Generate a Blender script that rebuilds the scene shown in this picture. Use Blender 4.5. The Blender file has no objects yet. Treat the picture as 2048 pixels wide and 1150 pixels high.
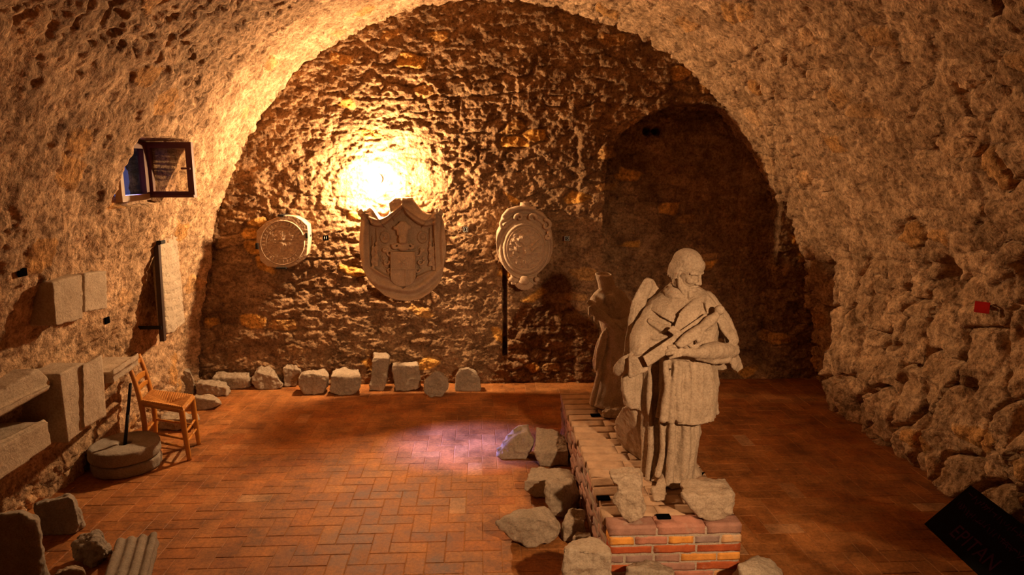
import bpy, bmesh, math, random
import numpy as np
from mathutils import Vector, Matrix, Quaternion
PI = math.pi
scene = bpy.context.scene
COL = scene.collection

# ------------------------------------------------------------------ camera
FPX = 1365.0
H = 2.3
PITCH = math.atan(244 / FPX)
YAW = math.atan(64 / FPX * math.cos(PITCH))
CAM_R = Matrix.Rotation(-YAW, 3, 'Z') @ Matrix.Rotation(PI / 2 - PITCH, 3, 'X')
CAM = Vector((0, 0, H))

def ray(px, py):
    return CAM_R @ Vector((px - 1024, -(py - 575), -FPX))
def atY(px, py, Y):
    d = ray(px, py); return CAM + d * (Y / d.y)
def atX(px, py, X):
    d = ray(px, py); return CAM + d * (X / d.x)
def atZ(px, py, z=0.0):
    d = ray(px, py); return CAM + d * ((z - H) / d.z)

cd = bpy.data.cameras.new('camera')
cd.sensor_width = 36; cd.lens = FPX / 2048 * 36; cd.clip_start = 0.05
cam = bpy.data.objects.new('camera', cd); COL.objects.link(cam)
cam.location = CAM; cam.rotation_euler = CAM_R.to_euler()
scene.camera = cam

# ------------------------------------------------------------------ noise
def _h(ix, iy, iz, seed):
    n = (ix.astype(np.int64) * 374761393 + iy.astype(np.int64) * 668265263
         + iz.astype(np.int64) * 2147483647 + seed * 974634777) & 0xffffffff
    n = ((n ^ (n >> 13)) * 1274126177) & 0xffffffff
    n = ((n ^ (n >> 16)) * 2246822519) & 0xffffffff
    n = n ^ (n >> 15)
    return (n & 0xffffff) / float(0xffffff)
def vnoise(x, y, z, seed=0):
    ix, iy, iz = np.floor(x), np.floor(y), np.floor(z)
    fx, fy, fz = x - ix, y - iy, z - iz
    ux, uy, uz = [f * f * f * (f * (f * 6 - 15) + 10) for f in (fx, fy, fz)]
    r = 0
    for a in (0, 1):
        wa = ux if a else 1 - ux
        for b in (0, 1):
            wb = uy if b else 1 - uy
            for c in (0, 1):
                wc = uz if c else 1 - uz
                r = r + wa * wb * wc * _h(ix + a, iy + b, iz + c, seed)
    return r * 2 - 1
def fbm(x, y, z, octv=4, seed=0, gain=.5):
    x, y, z = np.asarray(x, float), np.asarray(y, float), np.asarray(z, float)
    a, t, s = 1.0, 0, 0.0
    for o in range(octv):
        t = t + a * vnoise(x, y, z, seed + o * 17); s += a
        x, y, z = x * 2.03 + 7.1, y * 2.03 + 3.7, z * 2.03 + 1.3
        a *= gain
    return t / s
def ridged(x, y, z, octv=3, seed=0):
    a, t, s = 1.0, 0, 0.0
    for o in range(octv):
        t = t + a * (1 - np.abs(vnoise(x, y, z, seed + o * 31)) * 2); s += a
        x, y, z = x * 2.1 + 5.1, y * 2.1 + 9.7, z * 2.1 + 2.3
        a *= .5
    return t / s
def worley(u, v, seed=0, jit=.85):
    iu, iv = np.floor(u), np.floor(v)
    f1 = np.full(u.shape, 9.0); f2 = np.full(u.shape, 9.0); cid = np.zeros(u.shape)
    z = np.zeros_like(iu)
    for a in (-1, 0, 1):
        for b in (-1, 0, 1):
            cu, cv = iu + a, iv + b
            px = cu + .5 + jit * (_h(cu, cv, z, seed) - .5)
            py = cv + .5 + jit * (_h(cu, cv, z, seed + 5) - .5)
            d = np.maximum(np.abs(u - px), np.abs(v - py)) * .5 + .5 * np.hypot(u - px, v - py)
            r = _h(cu, cv, z, seed + 9)
            m = d < f1
            f2 = np.where(m, f1, np.minimum(f2, d))
            cid = np.where(m, r, cid)
            f1 = np.where(m, d, f1)
    return f1, f2, cid
def sstep(a, b, x):
    t = np.clip((x - a) / (b - a), 0, 1); return t * t * (3 - 2 * t)

# ------------------------------------------------------------------ objects
def tag(o, label=None, cat=None, group=None, kind=None):
    if label: o['label'] = label
    if cat: o['category'] = cat
    if group: o['group'] = group
    if kind: o['kind'] = kind
    return o
def link(name, me, mat, parent=None, smooth=True):
    o = bpy.data.objects.new(name, me); COL.objects.link(o)
    if mat is not None: me.materials.append(mat)
    if smooth: me.polygons.foreach_set('use_smooth', [True] * len(me.polygons))
    if parent is not None:
        o.parent = parent; o.matrix_parent_inverse = Matrix.Translation(-parent.location) if parent.type == 'EMPTY' else parent.matrix_world.inverted()
    return o
def empty(name, loc):
    o = bpy.data.objects.new(name, None); COL.objects.link(o); o.location = loc
    o.empty_display_size = .1
    return o
def mesh_np(name, V, F):
    me = bpy.data.meshes.new(name)
    me.from_pydata([tuple(v) for v in V], [], F); me.update()
    return me
def grid_mesh(name, P):
    """P: (n,m,3) array of points -> quad mesh"""
    n, m = P.shape[:2]
    me = bpy.data.meshes.new(name)
    me.vertices.add(n * m); me.vertices.foreach_set('co', P.reshape(-1).astype(np.float32))
    i = np.arange(n * m).reshape(n, m)
    q = np.stack([i[:-1, :-1], i[:-1, 1:], i[1:, 1:], i[1:, :-1]], -1).reshape(-1, 4)
    return me, q
def fill_quads(me, q):
    me.loops.add(q.size); me.loops.foreach_set('vertex_index', q.reshape(-1).astype(np.int32))
    me.polygons.add(len(q))
    me.polygons.foreach_set('loop_start', np.arange(0, q.size, 4, dtype=np.int32))
    me.update(calc_edges=True); me.validate()
def fattr(me, name, vals):
    a = me.attributes.new(name, 'FLOAT', 'POINT'); a.data.foreach_set('value', np.asarray(vals, np.float32).reshape(-1))

# ------------------------------------------------------------------ materials
def newmat(name):
    m = bpy.data.materials.new(name); m.use_nodes = True
    nt = m.node_tree; nt.nodes.clear()
    out = nt.nodes.new('ShaderNodeOutputMaterial'); b = nt.nodes.new('ShaderNodeBsdfPrincipled')
    nt.links.new(b.outputs[0], out.inputs[0])
    return m, nt, b
def nd(nt, t, **kw):
    n = nt.nodes.new(t)
    for k, v in kw.items(): setattr(n, k, v)
    return n
def noise_node(nt, vec, scale, detail=5, rough=.6):
    n = nd(nt, 'ShaderNodeTexNoise'); n.inputs['Scale'].default_value = scale
    n.inputs['Detail'].default_value = detail; n.inputs['Roughness'].default_value = rough
    nt.links.new(vec, n.inputs['Vector']); return n
def ramp(nt, fac, stops):
    r = nd(nt, 'ShaderNodeValToRGB'); e = r.color_ramp.elements
    while len(e) < len(stops): e.new(.5)
    for el, (p, c) in zip(e, stops):
        el.position = p; el.color = (*c, 1)
    nt.links.new(fac, r.inputs[0]); return r
def stone_mat(name, c0, c1, scale=6, bump=.5, fine=60, rough=.95, dist=.01, spots=None):
    m, nt, b = newmat(name)
    tc = nd(nt, 'ShaderNodeTexCoord'); v = tc.outputs['Object']
    n1 = noise_node(nt, v, scale, 6, .65)
    r = ramp(nt, n1.outputs[0], [(.3, c0), (.7, c1)])
    col = r.outputs[0]
    n3 = noise_node(nt, v, fine * 1.6, 4, .75)
    mx = nd(nt, 'ShaderNodeMix', data_type='RGBA', blend_type='MULTIPLY'); mx.inputs[0].default_value = .6
    r3 = ramp(nt, n3.outputs[0], [(.34, (.50, .46, .42)), (.58, (1.05, 1.04, 1.02))])
    nt.links.new(col, mx.inputs[6]); nt.links.new(r3.outputs[0], mx.inputs[7])
    nt.links.new(mx.outputs[2], b.inputs['Base Color'])
    b.inputs['Roughness'].default_value = rough
    b.inputs['Specular IOR Level'].default_value = .2
    n2 = noise_node(nt, v, fine, 6, .7)
    bp = nd(nt, 'ShaderNodeBump'); bp.inputs['Strength'].default_value = bump; bp.inputs['Distance'].default_value = dist
    nt.links.new(n2.outputs[0], bp.inputs['Height']); nt.links.new(bp.outputs[0], b.inputs['Normal'])
    return m
def plain(name, c, rough=.6, metal=0, spec=.4):
    m, nt, b = newmat(name)
    tc = nd(nt, 'ShaderNodeTexCoord')
    n = noise_node(nt, tc.outputs['Object'], 25, 4)
    r = ramp(nt, n.outputs[0], [(.3, tuple(x * .75 for x in c)), (.7, c)])
    nt.links.new(r.outputs[0], b.inputs['Base Color'])
    b.inputs['Roughness'].default_value = rough; b.inputs['Metallic'].default_value = metal
    b.inputs['Specular IOR Level'].default_value = spec
    return m
def wall_mat(name, stone_a, stone_b, ochre, mortar, bumpd=.026, fine=26):
    """rubble masonry: 'cell' (random per stone) and 'joint' (1 in the mortar) attributes"""
    m, nt, b = newmat(name)
    tc = nd(nt, 'ShaderNodeTexCoord'); v = tc.outputs['Object']
    at = nd(nt, 'ShaderNodeAttribute', attribute_name='cell')
    jt = nd(nt, 'ShaderNodeAttribute', attribute_name='joint')
    r = ramp(nt, at.outputs['Fac'], [(0, stone_a), (.45, stone_b), (.8, stone_a), (.93, stone_b), (.98, ochre)])
    r.color_ramp.interpolation = 'LINEAR'
    n1 = noise_node(nt, v, 3.5, 7, .7)
    r1 = ramp(nt, n1.outputs[0], [(.3, (.50, .45, .40)), (.65, (1.15, 1.1, 1.05))])
    mj = nd(nt, 'ShaderNodeMix', data_type='RGBA'); nt.links.new(jt.outputs['Fac'], mj.inputs[0])
    nt.links.new(r.outputs[0], mj.inputs[6]); mj.inputs[7].default_value = (*mortar, 1)
    mx = nd(nt, 'ShaderNodeMix', data_type='RGBA', blend_type='MULTIPLY'); mx.inputs[0].default_value = 1
    nt.links.new(mj.outputs[2], mx.inputs[6]); nt.links.new(r1.outputs[0], mx.inputs[7])
    n3 = noise_node(nt, v, 38, 6, .8)
    r3 = ramp(nt, n3.outputs[0], [(.36, (.30, .24, .19)), (.56, (1.1, 1.08, 1.05))])
    m2 = nd(nt, 'ShaderNodeMix', data_type='RGBA', blend_type='MULTIPLY'); m2.inputs[0].default_value = .85
    nt.links.new(mx.outputs[2], m2.inputs[6]); nt.links.new(r3.outputs[0], m2.inputs[7])
    n5 = noise_node(nt, v, 11, 6, .7)
    r5 = ramp(nt, n5.outputs[0], [(.36, (.48, .40, .34)), (.58, (1.12, 1.1, 1.06))])
    m5 = nd(nt, 'ShaderNodeMix', data_type='RGBA', blend_type='MULTIPLY'); m5.inputs[0].default_value = .8
    nt.links.new(m2.outputs[2], m5.inputs[6]); nt.links.new(r5.outputs[0], m5.inputs[7])
    nt.links.new(m5.outputs[2], b.inputs['Base Color'])
    b.inputs['Roughness'].default_value = .95; b.inputs['Specular IOR Level'].default_value = .15
    n2 = noise_node(nt, v, fine, 6, .62)
    vo = nd(nt, 'ShaderNodeTexVoronoi'); vo.inputs['Scale'].default_value = fine * .55; vo.feature = 'F1'
    wv = nd(nt, 'ShaderNodeVectorMath', operation='MULTIPLY_ADD'); nt.links.new(n5.outputs['Color'], wv.inputs[0]); wv.inputs[1].default_value = (.12, .12, .12); nt.links.new(v, wv.inputs[2])
    nt.links.new(wv.outputs[0], vo.inputs['Vector'])
    ad = nd(nt, 'ShaderNodeMath', operation='MULTIPLY_ADD'); nt.links.new(vo.outputs['Distance'], ad.inputs[0]); ad.inputs[1].default_value = -.35; nt.links.new(n2.outputs[0], ad.inputs[2])
    bp = nd(nt, 'ShaderNodeBump'); bp.inputs['Strength'].default_value = 1; bp.inputs['Distance'].default_value = bumpd
    nt.links.new(ad.outputs[0], bp.inputs['Height']); nt.links.new(bp.outputs[0], b.inputs['Normal'])
    return m

M = {}
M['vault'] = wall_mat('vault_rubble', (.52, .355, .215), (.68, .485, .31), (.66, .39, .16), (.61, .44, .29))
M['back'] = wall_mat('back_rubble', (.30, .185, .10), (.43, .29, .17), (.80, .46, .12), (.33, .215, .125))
M['lime'] = stone_mat('limestone', (.42, .325, .23), (.56, .45, .33), 8, .8, 55)
M['statue'] = stone_mat('statue_sandstone', (.38, .28, .19), (.54, .41, .29), 14, .8, 60, dist=.009)
M['relief'] = stone_mat('relief_sandstone', (.42, .29, .185), (.54, .39, .26), 9, .5, 80, dist=.006)
M['rubble'] = stone_mat('loose_stone', (.30, .23, .16), (.42, .33, .24), 7, .6, 45, dist=.014)
M['mill'] = stone_mat('millstone', (.26, .215, .17), (.36, .30, .24), 10, .6, 70)  # also on the lower-left stones, where its darker tone stands in for shade
M['iron'] = plain('black_iron', (.012, .010, .009), .7, 0, .3)
M['rust'] = plain('brown_iron', (.05, .025, .015), .7)
M['framewood'] = plain('dark_red_wood', (.13, .030, .014), .5)
M['sillwood'] = plain('pale_wood', (.35, .22, .13), .6)
M['chairwood'] = plain('chair_wood', (.54, .21, .030), .45)
M['white'] = plain('white_paint', (.8, .78, .72), .6)
M['black'] = plain('black_plate', (.003, .003, .003), .95, 0, 0)
M['red'] = plain('red_plate', (.60, .01, .008), .5)
M['slab'] = plain('black_marble', (.004, .003, .004), .8, 0, .08)
M['purple'] = plain('dull_purple_paint', (.055, .015, .036), .9, 0, .05)
LAMP_STR, SIDE_W, DAY_W, EXPO = 3200, 600, 18, 0
# ------------------------------------------------------------------ shell
YF = 7.05
Y0 = -4.2          # wall behind the viewer
prof_px = [(386, 767), (388, 690), (396, 610), (408, 540), (424, 470), (446, 395), (478, 315), (520, 238), (570, 172),
           (630, 118), (700, 74), (770, 42), (850, 16), (940, 2), (1030, 3), (1120, 18), (1210, 42), (1290, 78), (1360, 128),
           (1425, 186), (1480, 245), (1525, 312), (1560, 390), (1588, 470), (1606, 550), (1616, 640), (1618, 767)]
PROF = np.array([(lambda p: (p.x, p.z))(atY(x, y, YF)) for x, y in prof_px])
PROF[0, 1] = PROF[-1, 1] = -.05
def catmull(P, n):
    P = np.asarray(P, float)
    Q = np.vstack([2 * P[0] - P[1], P, 2 * P[-1] - P[-2]])
    out = []
    k = 24
    for i in range(1, len(Q) - 2):
        t = np.linspace(0, 1, k, endpoint=False)[:, None]
        a, b, c, d = Q[i - 1], Q[i], Q[i + 1], Q[i + 2]
        out.append(.5 * (2 * b + (c - a) * t + (2 * a - 5 * b + 4 * c - d) * t ** 2 + (3 * b - a - 3 * c + d) * t ** 3))
    out = np.vstack(out + [P[-1:]])
    L = np.concatenate([[0], np.cumsum(np.linalg.norm(np.diff(out, axis=0), axis=1))])
    s = np.linspace(0, L[-1], n)
    return np.stack([np.interp(s, L, out[:, j]) for j in range(P.shape[1])], 1), s
NS, NY = 720, 560
C2, S1 = catmull(PROF, NS)
T = np.gradient(C2, axis=0); T /= np.linalg.norm(T, axis=1)[:, None]
NRM = np.stack([T[:, 1], -T[:, 0]], 1)          # points into the room
Y1 = np.concatenate([np.linspace(Y0, .6, 70, endpoint=False), np.linspace(.6, YF + .55, NY - 70)])
SS, YY = np.meshgrid(S1, Y1, indexing='ij')
XX = np.repeat(C2[:, 0:1], NY, 1); ZZ = np.repeat(C2[:, 1:2], NY, 1)
side = sstep(-2.2, 2.6, XX)                       # 0 left .. 1 right
low = 1 - sstep(.9, 1.9, ZZ)
warp = .06 * fbm(SS / .35, YY / .35, 0 * SS, 3, 3)
warp2 = .06 * fbm(SS / .35, YY / .35, 0 * SS + 9, 3, 4)
sc = .19
f1, f2, cid = worley((SS + warp) / sc, (YY + warp2) / (sc * 1.35), 11)
g1, g2, gid = worley((SS + warp * 2) / .46, (YY + warp2 * 2) / .30, 21)
e = sstep(.015, .17, f2 - f1); eb = sstep(.015, .14, g2 - g1)
amp = .018 + .034 * side
D = .05 * fbm(SS / 1.3, YY / 1.3, 0 * SS, 3, 1)
patch = sstep(-.15, .25, fbm(SS / .9, YY / .9, 0 * SS, 3, 77))
D += amp * (e - 1) * (.35 + cid) * (.35 + .65 * patch)
D += .020 * fbm(SS / .16, YY / .20, 0 * SS, 4, 5) + .019 * ridged(SS / .075, YY / .12, 0 * SS, 3, 8) * (.45 + .55 * patch) + .016 * fbm(SS / .055, YY / .09, 0 * SS, 3, 18)
D += .007 * fbm(SS / .035, YY / .04, 0 * SS, 2, 15)
# pits
pit = sstep(.38, .62, fbm(SS / .055, YY / .10, 0 * SS, 2, 41)); D -= .020 * pit * (.3 + patch)
# right side lower: big natural boulders with deep joints
R = low * sstep(1.0, 2.4, XX)
D += R * (.115 * (eb - 1) * (.4 + gid) + .07 * fbm(SS / .28, YY / .28, 0 * SS, 4, 6) + .045 * ridged(SS / .22, YY / .26, 0 * SS, 4, 16) - .02)
jm = 1 - e
# bulge of the right rock foot
nook = sstep(6.25, 6.45, YY + .06 * fbm(ZZ / .3, YY * 0, 0 * YY, 2, 55))
foot = sstep(2.0, 2.8, XX) * (1 - sstep(.35, 1.5, ZZ))
D += foot * (1 - nook) * (.26 + .06 * fbm(SS / .45, YY / .5, 0 * SS, 2, 66))
crev = np.exp(-((YY - 6.47 - .05 * fbm(ZZ / .25, 0 * ZZ, 0 * ZZ, 3, 58)) / .085) ** 2) * sstep(2.0, 2.8, XX) * (1 - sstep(1.05, 1.55, ZZ))
D -= .35 * crev
# dark hole high on the right rock and a smaller one
def at_hole(px, py, r, dep):
    global D
    p = atX(px, py, 3.15)
    w = np.exp(-(((YY - p.y) / (r * .7)) ** 2 + ((ZZ - p.z) / r) ** 2)) * (XX > 0)
    D -= dep * w
at_hole(1846, 552, .10, .30); at_hole(1985, 560, .09, .2); at_hole(1888, 768, .05, .2); at_hole(1958, 670, .05, .15)
# left far corner rib
rib = np.exp(-((YY - 6.98) / .05) ** 2) * (XX < -2) * (1 - sstep(1.3, 1.8, ZZ)); D += .09 * rib
rib2 = np.exp(-((YY - 6.35) / .22) ** 2) * (XX < -2) * (1 - sstep(.35, .6, ZZ)); D += .10 * rib2
# window recess in the left wall
WX = -2.63
WY0, WY1, WZ0, WZ1 = 4.90, 5.66, 2.00, 2.50
P = np.stack([XX + NRM[:, 0:1] * D, YY, ZZ + NRM[:, 1:2] * D], -1)
inw = (XX < -1.5) & (YY > WY0) & (YY < WY1) & (P[..., 2] > WZ0) & (P[..., 2] < WZ1)
P[..., 0] = np.where(inw, WX - .02 + .01 * fbm(YY / .1, ZZ / .1, 0 * YY, 2, 3), P[..., 0])
# mesh normals of the full surface, shared by the three pieces
du = np.gradient(P, axis=0); dv = np.gradient(P, axis=1)
NN = np.cross(dv, du); NN /= np.linalg.norm(NN, axis=-1)[..., None]
def piece(name, i0, i1, cut=None):
    Q = P[i0:i1]
    me, q = grid_mesh(name, Q)
    if cut is not None:
        keep = ~cut[i0:i1].reshape(-1)[q].all(1); q = q[keep]
    q = q[:, ::-1]
    fill_quads(me, q)
    fattr(me, 'cell', cid[i0:i1]); fattr(me, 'joint', jm[i0:i1] * .8)
    o = link(name, me, M['vault']); tag(o, kind='structure')
    return o
isl = int(np.argmax(C2[:, 1] > 2.62)); isr = NS - int(np.argmax(C2[::-1, 1] > 2.62)) - 1
hole = (XX < -1.5) & (YY > 5.12) & (YY < 5.60) & (P[..., 2] > 2.07) & (P[..., 2] < 2.44)
wl = piece('wall_left', 0, isl + 1, hole); tag(wl, 'rough rubble stone wall on the left, curving up into the vault', 'wall')
ce = piece('ceiling', isl, isr + 1); tag(ce, 'rough barrel vault of rubble stone and mortar', 'ceiling')
wr = piece('wall_right', isr, NS); tag(wr, 'natural rock and rubble wall on the right', 'wall')

# far wall --------------------------------------------------------------
bx = np.linspace(-3.5, 3.8, 760); bz = np.linspace(-.06, 4.2, 470)
BX, BZ = np.meshgrid(bx, bz, indexing='ij')
bw = .07 * fbm(BX / .4, BZ / .3, 0 * BX, 3, 103); bw2 = .05 * fbm(BX / .4, BZ / .3, 0 * BX + 4, 3, 104)
h1, h2, hid = worley((BX + bw) / .24, (BZ + bw2) / .125, 111)
k1, k2, kid = worley((BX + bw) / .11, (BZ + bw2) / .062, 121)
he = sstep(.02, .28, h2 - h1); ke = sstep(.0, .3, k2 - k1)
pb = sstep(-.25, .2, fbm(BX / .8, BZ / .6, 0 * BX, 3, 177))
BD = .035 * fbm(BX / .9, BZ / .9, 0 * BX, 3, 101) + .026 * (he - 1) * (.2 + hid) * (.25 + .75 * pb) + .008 * (ke - 1) * kid * (1.3 - pb)
BD += .036 * fbm(BX / .16, BZ / .11, 0 * BX, 5, 105) + .026 * ridged(BX / .11, BZ / .085, 0 * BX, 4, 108) * (.35 + .65 * pb) + .018 * fbm(BX / .055, BZ / .042, 0 * BX, 3, 135) + .010 * fbm(BX / .03, BZ / .022, 0 * BX, 3, 115)
BD *= .8
# arched niche on the right
pl = atY(1206, 500, YF); pr = atY(1556, 500, YF); pt = atY(1340, 208, YF)
ncx = (pl.x + pr.x) / 2; nhw = (pr.x - pl.x) / 2
edge = .035 * fbm(BX / .15, BZ / .12, 0 * BX, 3, 151)
zs = pt.z - nhw * .78
inside_lo = (np.abs(BX - ncx) + edge < nhw) & (BZ < zs)
ang = np.hypot((BX - ncx) / nhw, (BZ - zs) / (pt.z - zs)) + edge * 1.2
inside_hi = (ang < 1) & (BZ >= zs)
niche = (inside_lo | inside_hi).astype(float)
ndep = .34 * sstep(-.02, .25, BZ)
BD = BD * (1 - .25 * niche) - niche * ndep
# rough pier inside the niche's right flank, putlog holes
fl = sstep(atY(1494, 500, YF).x - .03, atY(1500, 500, YF).x, BX) * niche; BD += fl * .12 * sstep(.0, .3, BZ)
for px, py, r in ((1297, 262, .045), (1315, 262, .04)):
    p = atY(px, py, YF + .3); BD -= .22 * np.exp(-(((BX - p.x) / r) ** 2 + ((BZ - p.z) / r) ** 2) ** 2)
p = atY(1155, 500, YF)
BD += .03 * sstep(p.x - .03, p.x + .02, BX) * (BX < pl.x + .02) * (BZ < 2.65)
# darker vertical chase below the cartouche
pc = atY(1010, 600, YF)
chase = (np.abs(BX - pc.x) < .026) & (BZ > atY(1010, 712, YF).z) & (BZ < 1.35)
BD -= .20 * chase
BP = np.stack([BX, YF - BD, BZ], -1)
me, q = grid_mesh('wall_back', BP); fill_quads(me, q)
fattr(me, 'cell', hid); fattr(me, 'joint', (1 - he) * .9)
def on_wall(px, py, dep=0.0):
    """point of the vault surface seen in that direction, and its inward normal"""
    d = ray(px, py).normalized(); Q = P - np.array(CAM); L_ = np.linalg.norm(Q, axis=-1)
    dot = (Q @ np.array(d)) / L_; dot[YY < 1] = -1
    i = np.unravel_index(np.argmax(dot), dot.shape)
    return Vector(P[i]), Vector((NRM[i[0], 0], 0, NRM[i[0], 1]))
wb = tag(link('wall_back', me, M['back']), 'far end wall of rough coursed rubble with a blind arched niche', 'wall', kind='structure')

# wall behind the viewer (out of frame)
fx = np.linspace(-3.7, 3.9, 60); fz = np.linspace(-.06, 4.4, 40)
FX, FZ = np.meshgrid(fx, fz, indexing='ij')
me, q = grid_mesh('wall_front', np.stack([FX, Y0 + .02 + .04 * fbm(FX / .3, FZ / .3, 0 * FX, 3, 9), FZ], -1)); fill_quads(me, q[:, ::-1])
fattr(me, 'cell', _h(np.floor(FX * 5), np.floor(FZ * 8), 0 * FX, 3)); fattr(me, 'joint', 0 * FX)
tag(link('wall_front', me, M['vault']), 'rubble wall behind the viewer', 'wall', kind='structure')

# floor: herringbone of worn terracotta bricks -----------------------------
def brick_floor():
    rng = random.Random(5)
    V, F, C = [], [], []
    L, W, g = .228, .114, .0016
    def brick(x0, y0, x1, y1):
        cx, cy = (x0 + x1) / 2, (y0 + y1) / 2
        if cx < -3.6 or cx > 4.0 or cy < -1.2 or cy > YF + .25: return
        b = len(V)
        tz = rng.uniform(-.0012, .0006); ax, ay = rng.uniform(-.004, .004), rng.uniform(-.004, .004)
        j = lambda: rng.uniform(-.0012, .0012)
        bv = .004
        for (ins, dz) in ((g / 2, -.009), (g / 2 + .0008, -.002), (g / 2 + bv, 0.0)):
            for (sx, sy) in ((0, 0), (1, 0), (1, 1), (0, 1)):
                x = (x0 + ins if sx == 0 else x1 - ins) + j(); y = (y0 + ins if sy == 0 else y1 - ins) + j()
                V.append((x, y, dz + tz + (x - cx) * ax + (y - cy) * ay))
        for r in (0, 4):
            for k in range(4):
                F.append((b + r + k, b + r + (k + 1) % 4, b + r + 4 + (k + 1) % 4, b + r + 4 + k))
        F.append((b + 8, b + 9, b + 10, b + 11))
        C.extend([rng.random()] * 12)
    n = 52
    for i in range(-n, n):
        for jj in range(-n, n):
            # herringbone unit: steps (W,W) per row, (2W,-2W) between rows
            ox = i * W + jj * 2 * W; oy = i * W - jj * 2 * W + 3.0
            brick(ox, oy, ox + L, oy + W)
            brick(ox + L - W - W, oy + W, ox + L - W, oy + W + L)
    return V, F, C
V, F, C = brick_floor()
me = mesh_np('floor', V, F); fattr(me, 'cell', C)
m, nt, b = newmat('terracotta_floor')
tc = nd(nt, 'ShaderNodeTexCoord'); v = tc.outputs['Object']
at = nd(nt, 'ShaderNodeAttribute', attribute_name='cell')
r = ramp(nt, at.outputs['Fac'], [(0, (.37, .145, .042)), (.25, (.45, .185, .054)), (.5, (.40, .14, .034)), (.72, (.48, .21, .068)), (.9, (.43, .16, .038)), (.965, (.46, .195, .06)), (.995, (.54, .30, .15))])
n1 = noise_node(nt, v, 3.2, 9, .75); r1 = ramp(nt, n1.outputs[0], [(.36, (.38, .34, .30)), (.62, (1.12, 1.08, 1.0))])
mx = nd(nt, 'ShaderNodeMix', data_type='RGBA', blend_type='MULTIPLY'); mx.inputs[0].default_value = 1
nt.links.new(r.outputs[0], mx.inputs[6]); nt.links.new(r1.outputs[0], mx.inputs[7])
n4 = noise_node(nt, v, 46, 6, .8); r4 = ramp(nt, n4.outputs[0], [(.34, (.42, .36, .30)), (.58, (1.1, 1.08, 1.05))])
m4 = nd(nt, 'ShaderNodeMix', data_type='RGBA', blend_type='MULTIPLY'); m4.inputs[0].default_value = .7
nt.links.new(mx.outputs[2], m4.inputs[6]); nt.links.new(r4.outputs[0], m4.inputs[7])
nt.links.new(m4.outputs[2], b.inputs['Base Color'])
rr = ramp(nt, n1.outputs[0], [(.3, (.5, .5, .5)), (.7, (.8, .8, .8))]); nt.links.new(rr.outputs[0], b.inputs['Roughness'])
b.inputs['Specular IOR Level'].default_value = .3
n2 = noise_node(nt, v, 40, 7, .7); bp = nd(nt, 'ShaderNodeBump'); bp.inputs['Strength'].default_value = .5; bp.inputs['Distance'].default_value = .004
nt.links.new(n2.outputs[0], bp.inputs['Height']); nt.links.new(bp.outputs[0], b.inputs['Normal'])
M['floor'] = m
fl_o = tag(link('floor', me, m, smooth=False), 'worn terracotta brick floor laid in a herringbone', 'floor', kind='structure')
M['mortarbed'] = stone_mat('earth_joint', (.36, .165, .06), (.46, .22, .085), 9, .4, 60)
me = mesh_np('mortar_bed', [(-3.7, Y0 - .1, -.003), (3.95, Y0 - .1, -.003), (3.95, YF + .5, -.003), (-3.7, YF + .5, -.003)], [(0, 1, 2, 3)])
jb = link('mortar_bed', me, M['mortarbed'], fl_o)
# ------------------------------------------------------------------ loose stones
def eval_mods(me, mods):
    o = bpy.data.objects.new('tmp', me); COL.objects.link(o)
    for t, kw in mods:
        md = o.modifiers.new(t, t)
        for k, v in kw.items(): setattr(md, k, v)
    dg = bpy.context.evaluated_depsgraph_get(); dg.update()
    me2 = bpy.data.meshes.new_from_object(o.evaluated_get(dg))
    bpy.data.objects.remove(o); bpy.data.meshes.remove(me)
    return me2
def vco(me):
    a = np.empty(len(me.vertices) * 3, np.float32); me.vertices.foreach_get('co', a); return a.reshape(-1, 3).astype(float)
def vno(me):
    a = np.empty(len(me.vertices) * 3, np.float32); me.vertex_normals.foreach_get('vector', a); return a.reshape(-1, 3).astype(float)
def setco(me, c):
    me.vertices.foreach_set('co', c.astype(np.float32).reshape(-1)); me.update()
def rough(me, amp, scale, seed=0, octv=4, floor=None, rid=0):
    c, n = vco(me), vno(me)
    q = c / scale
    d = amp * fbm(q[:, 0], q[:, 1], q[:, 2], octv, seed)
    if rid: d = d + rid * (ridged(q[:, 0] * .6, q[:, 1] * .6, q[:, 2] * .6, 3, seed + 3) - .3)
    c = c + n * d[:, None]
    if floor is not None: c[:, 2] = np.maximum(c[:, 2], floor)
    setco(me, c)
def voxel(bm, size, smooth=2, fac=.5):
    me = bpy.data.meshes.new('t'); bm.to_mesh(me); bm.free()
    mods = [('REMESH', dict(mode='VOXEL', voxel_size=size, use_smooth_shade=True))]
    if smooth: mods.append(('SMOOTH', dict(factor=fac, iterations=smooth)))
    return eval_mods(me, mods)
def hull(bm, pts):
    vs = [bm.verts.new(tuple(p)) for p in pts]
    r = bmesh.ops.convex_hull(bm, input=vs, use_existing_faces=False)
    dead = [g for g in r['geom_interior'] + r['geom_unused'] if isinstance(g, bmesh.types.BMVert)]
    if dead: bmesh.ops.delete(bm, geom=list(set(dead)), context='VERTS')
def place(name, me, mat, loc, label, cat, group=None, parent=None, smooth=True):
    loc = Vector(loc)
    me.transform(Matrix.Translation(-loc)); me.name = name; me.update()
    o = link(name, me, mat, smooth=smooth); o.location = loc
    if parent is None: tag(o, label, cat, group)
    return o
SEED = [100]
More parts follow.
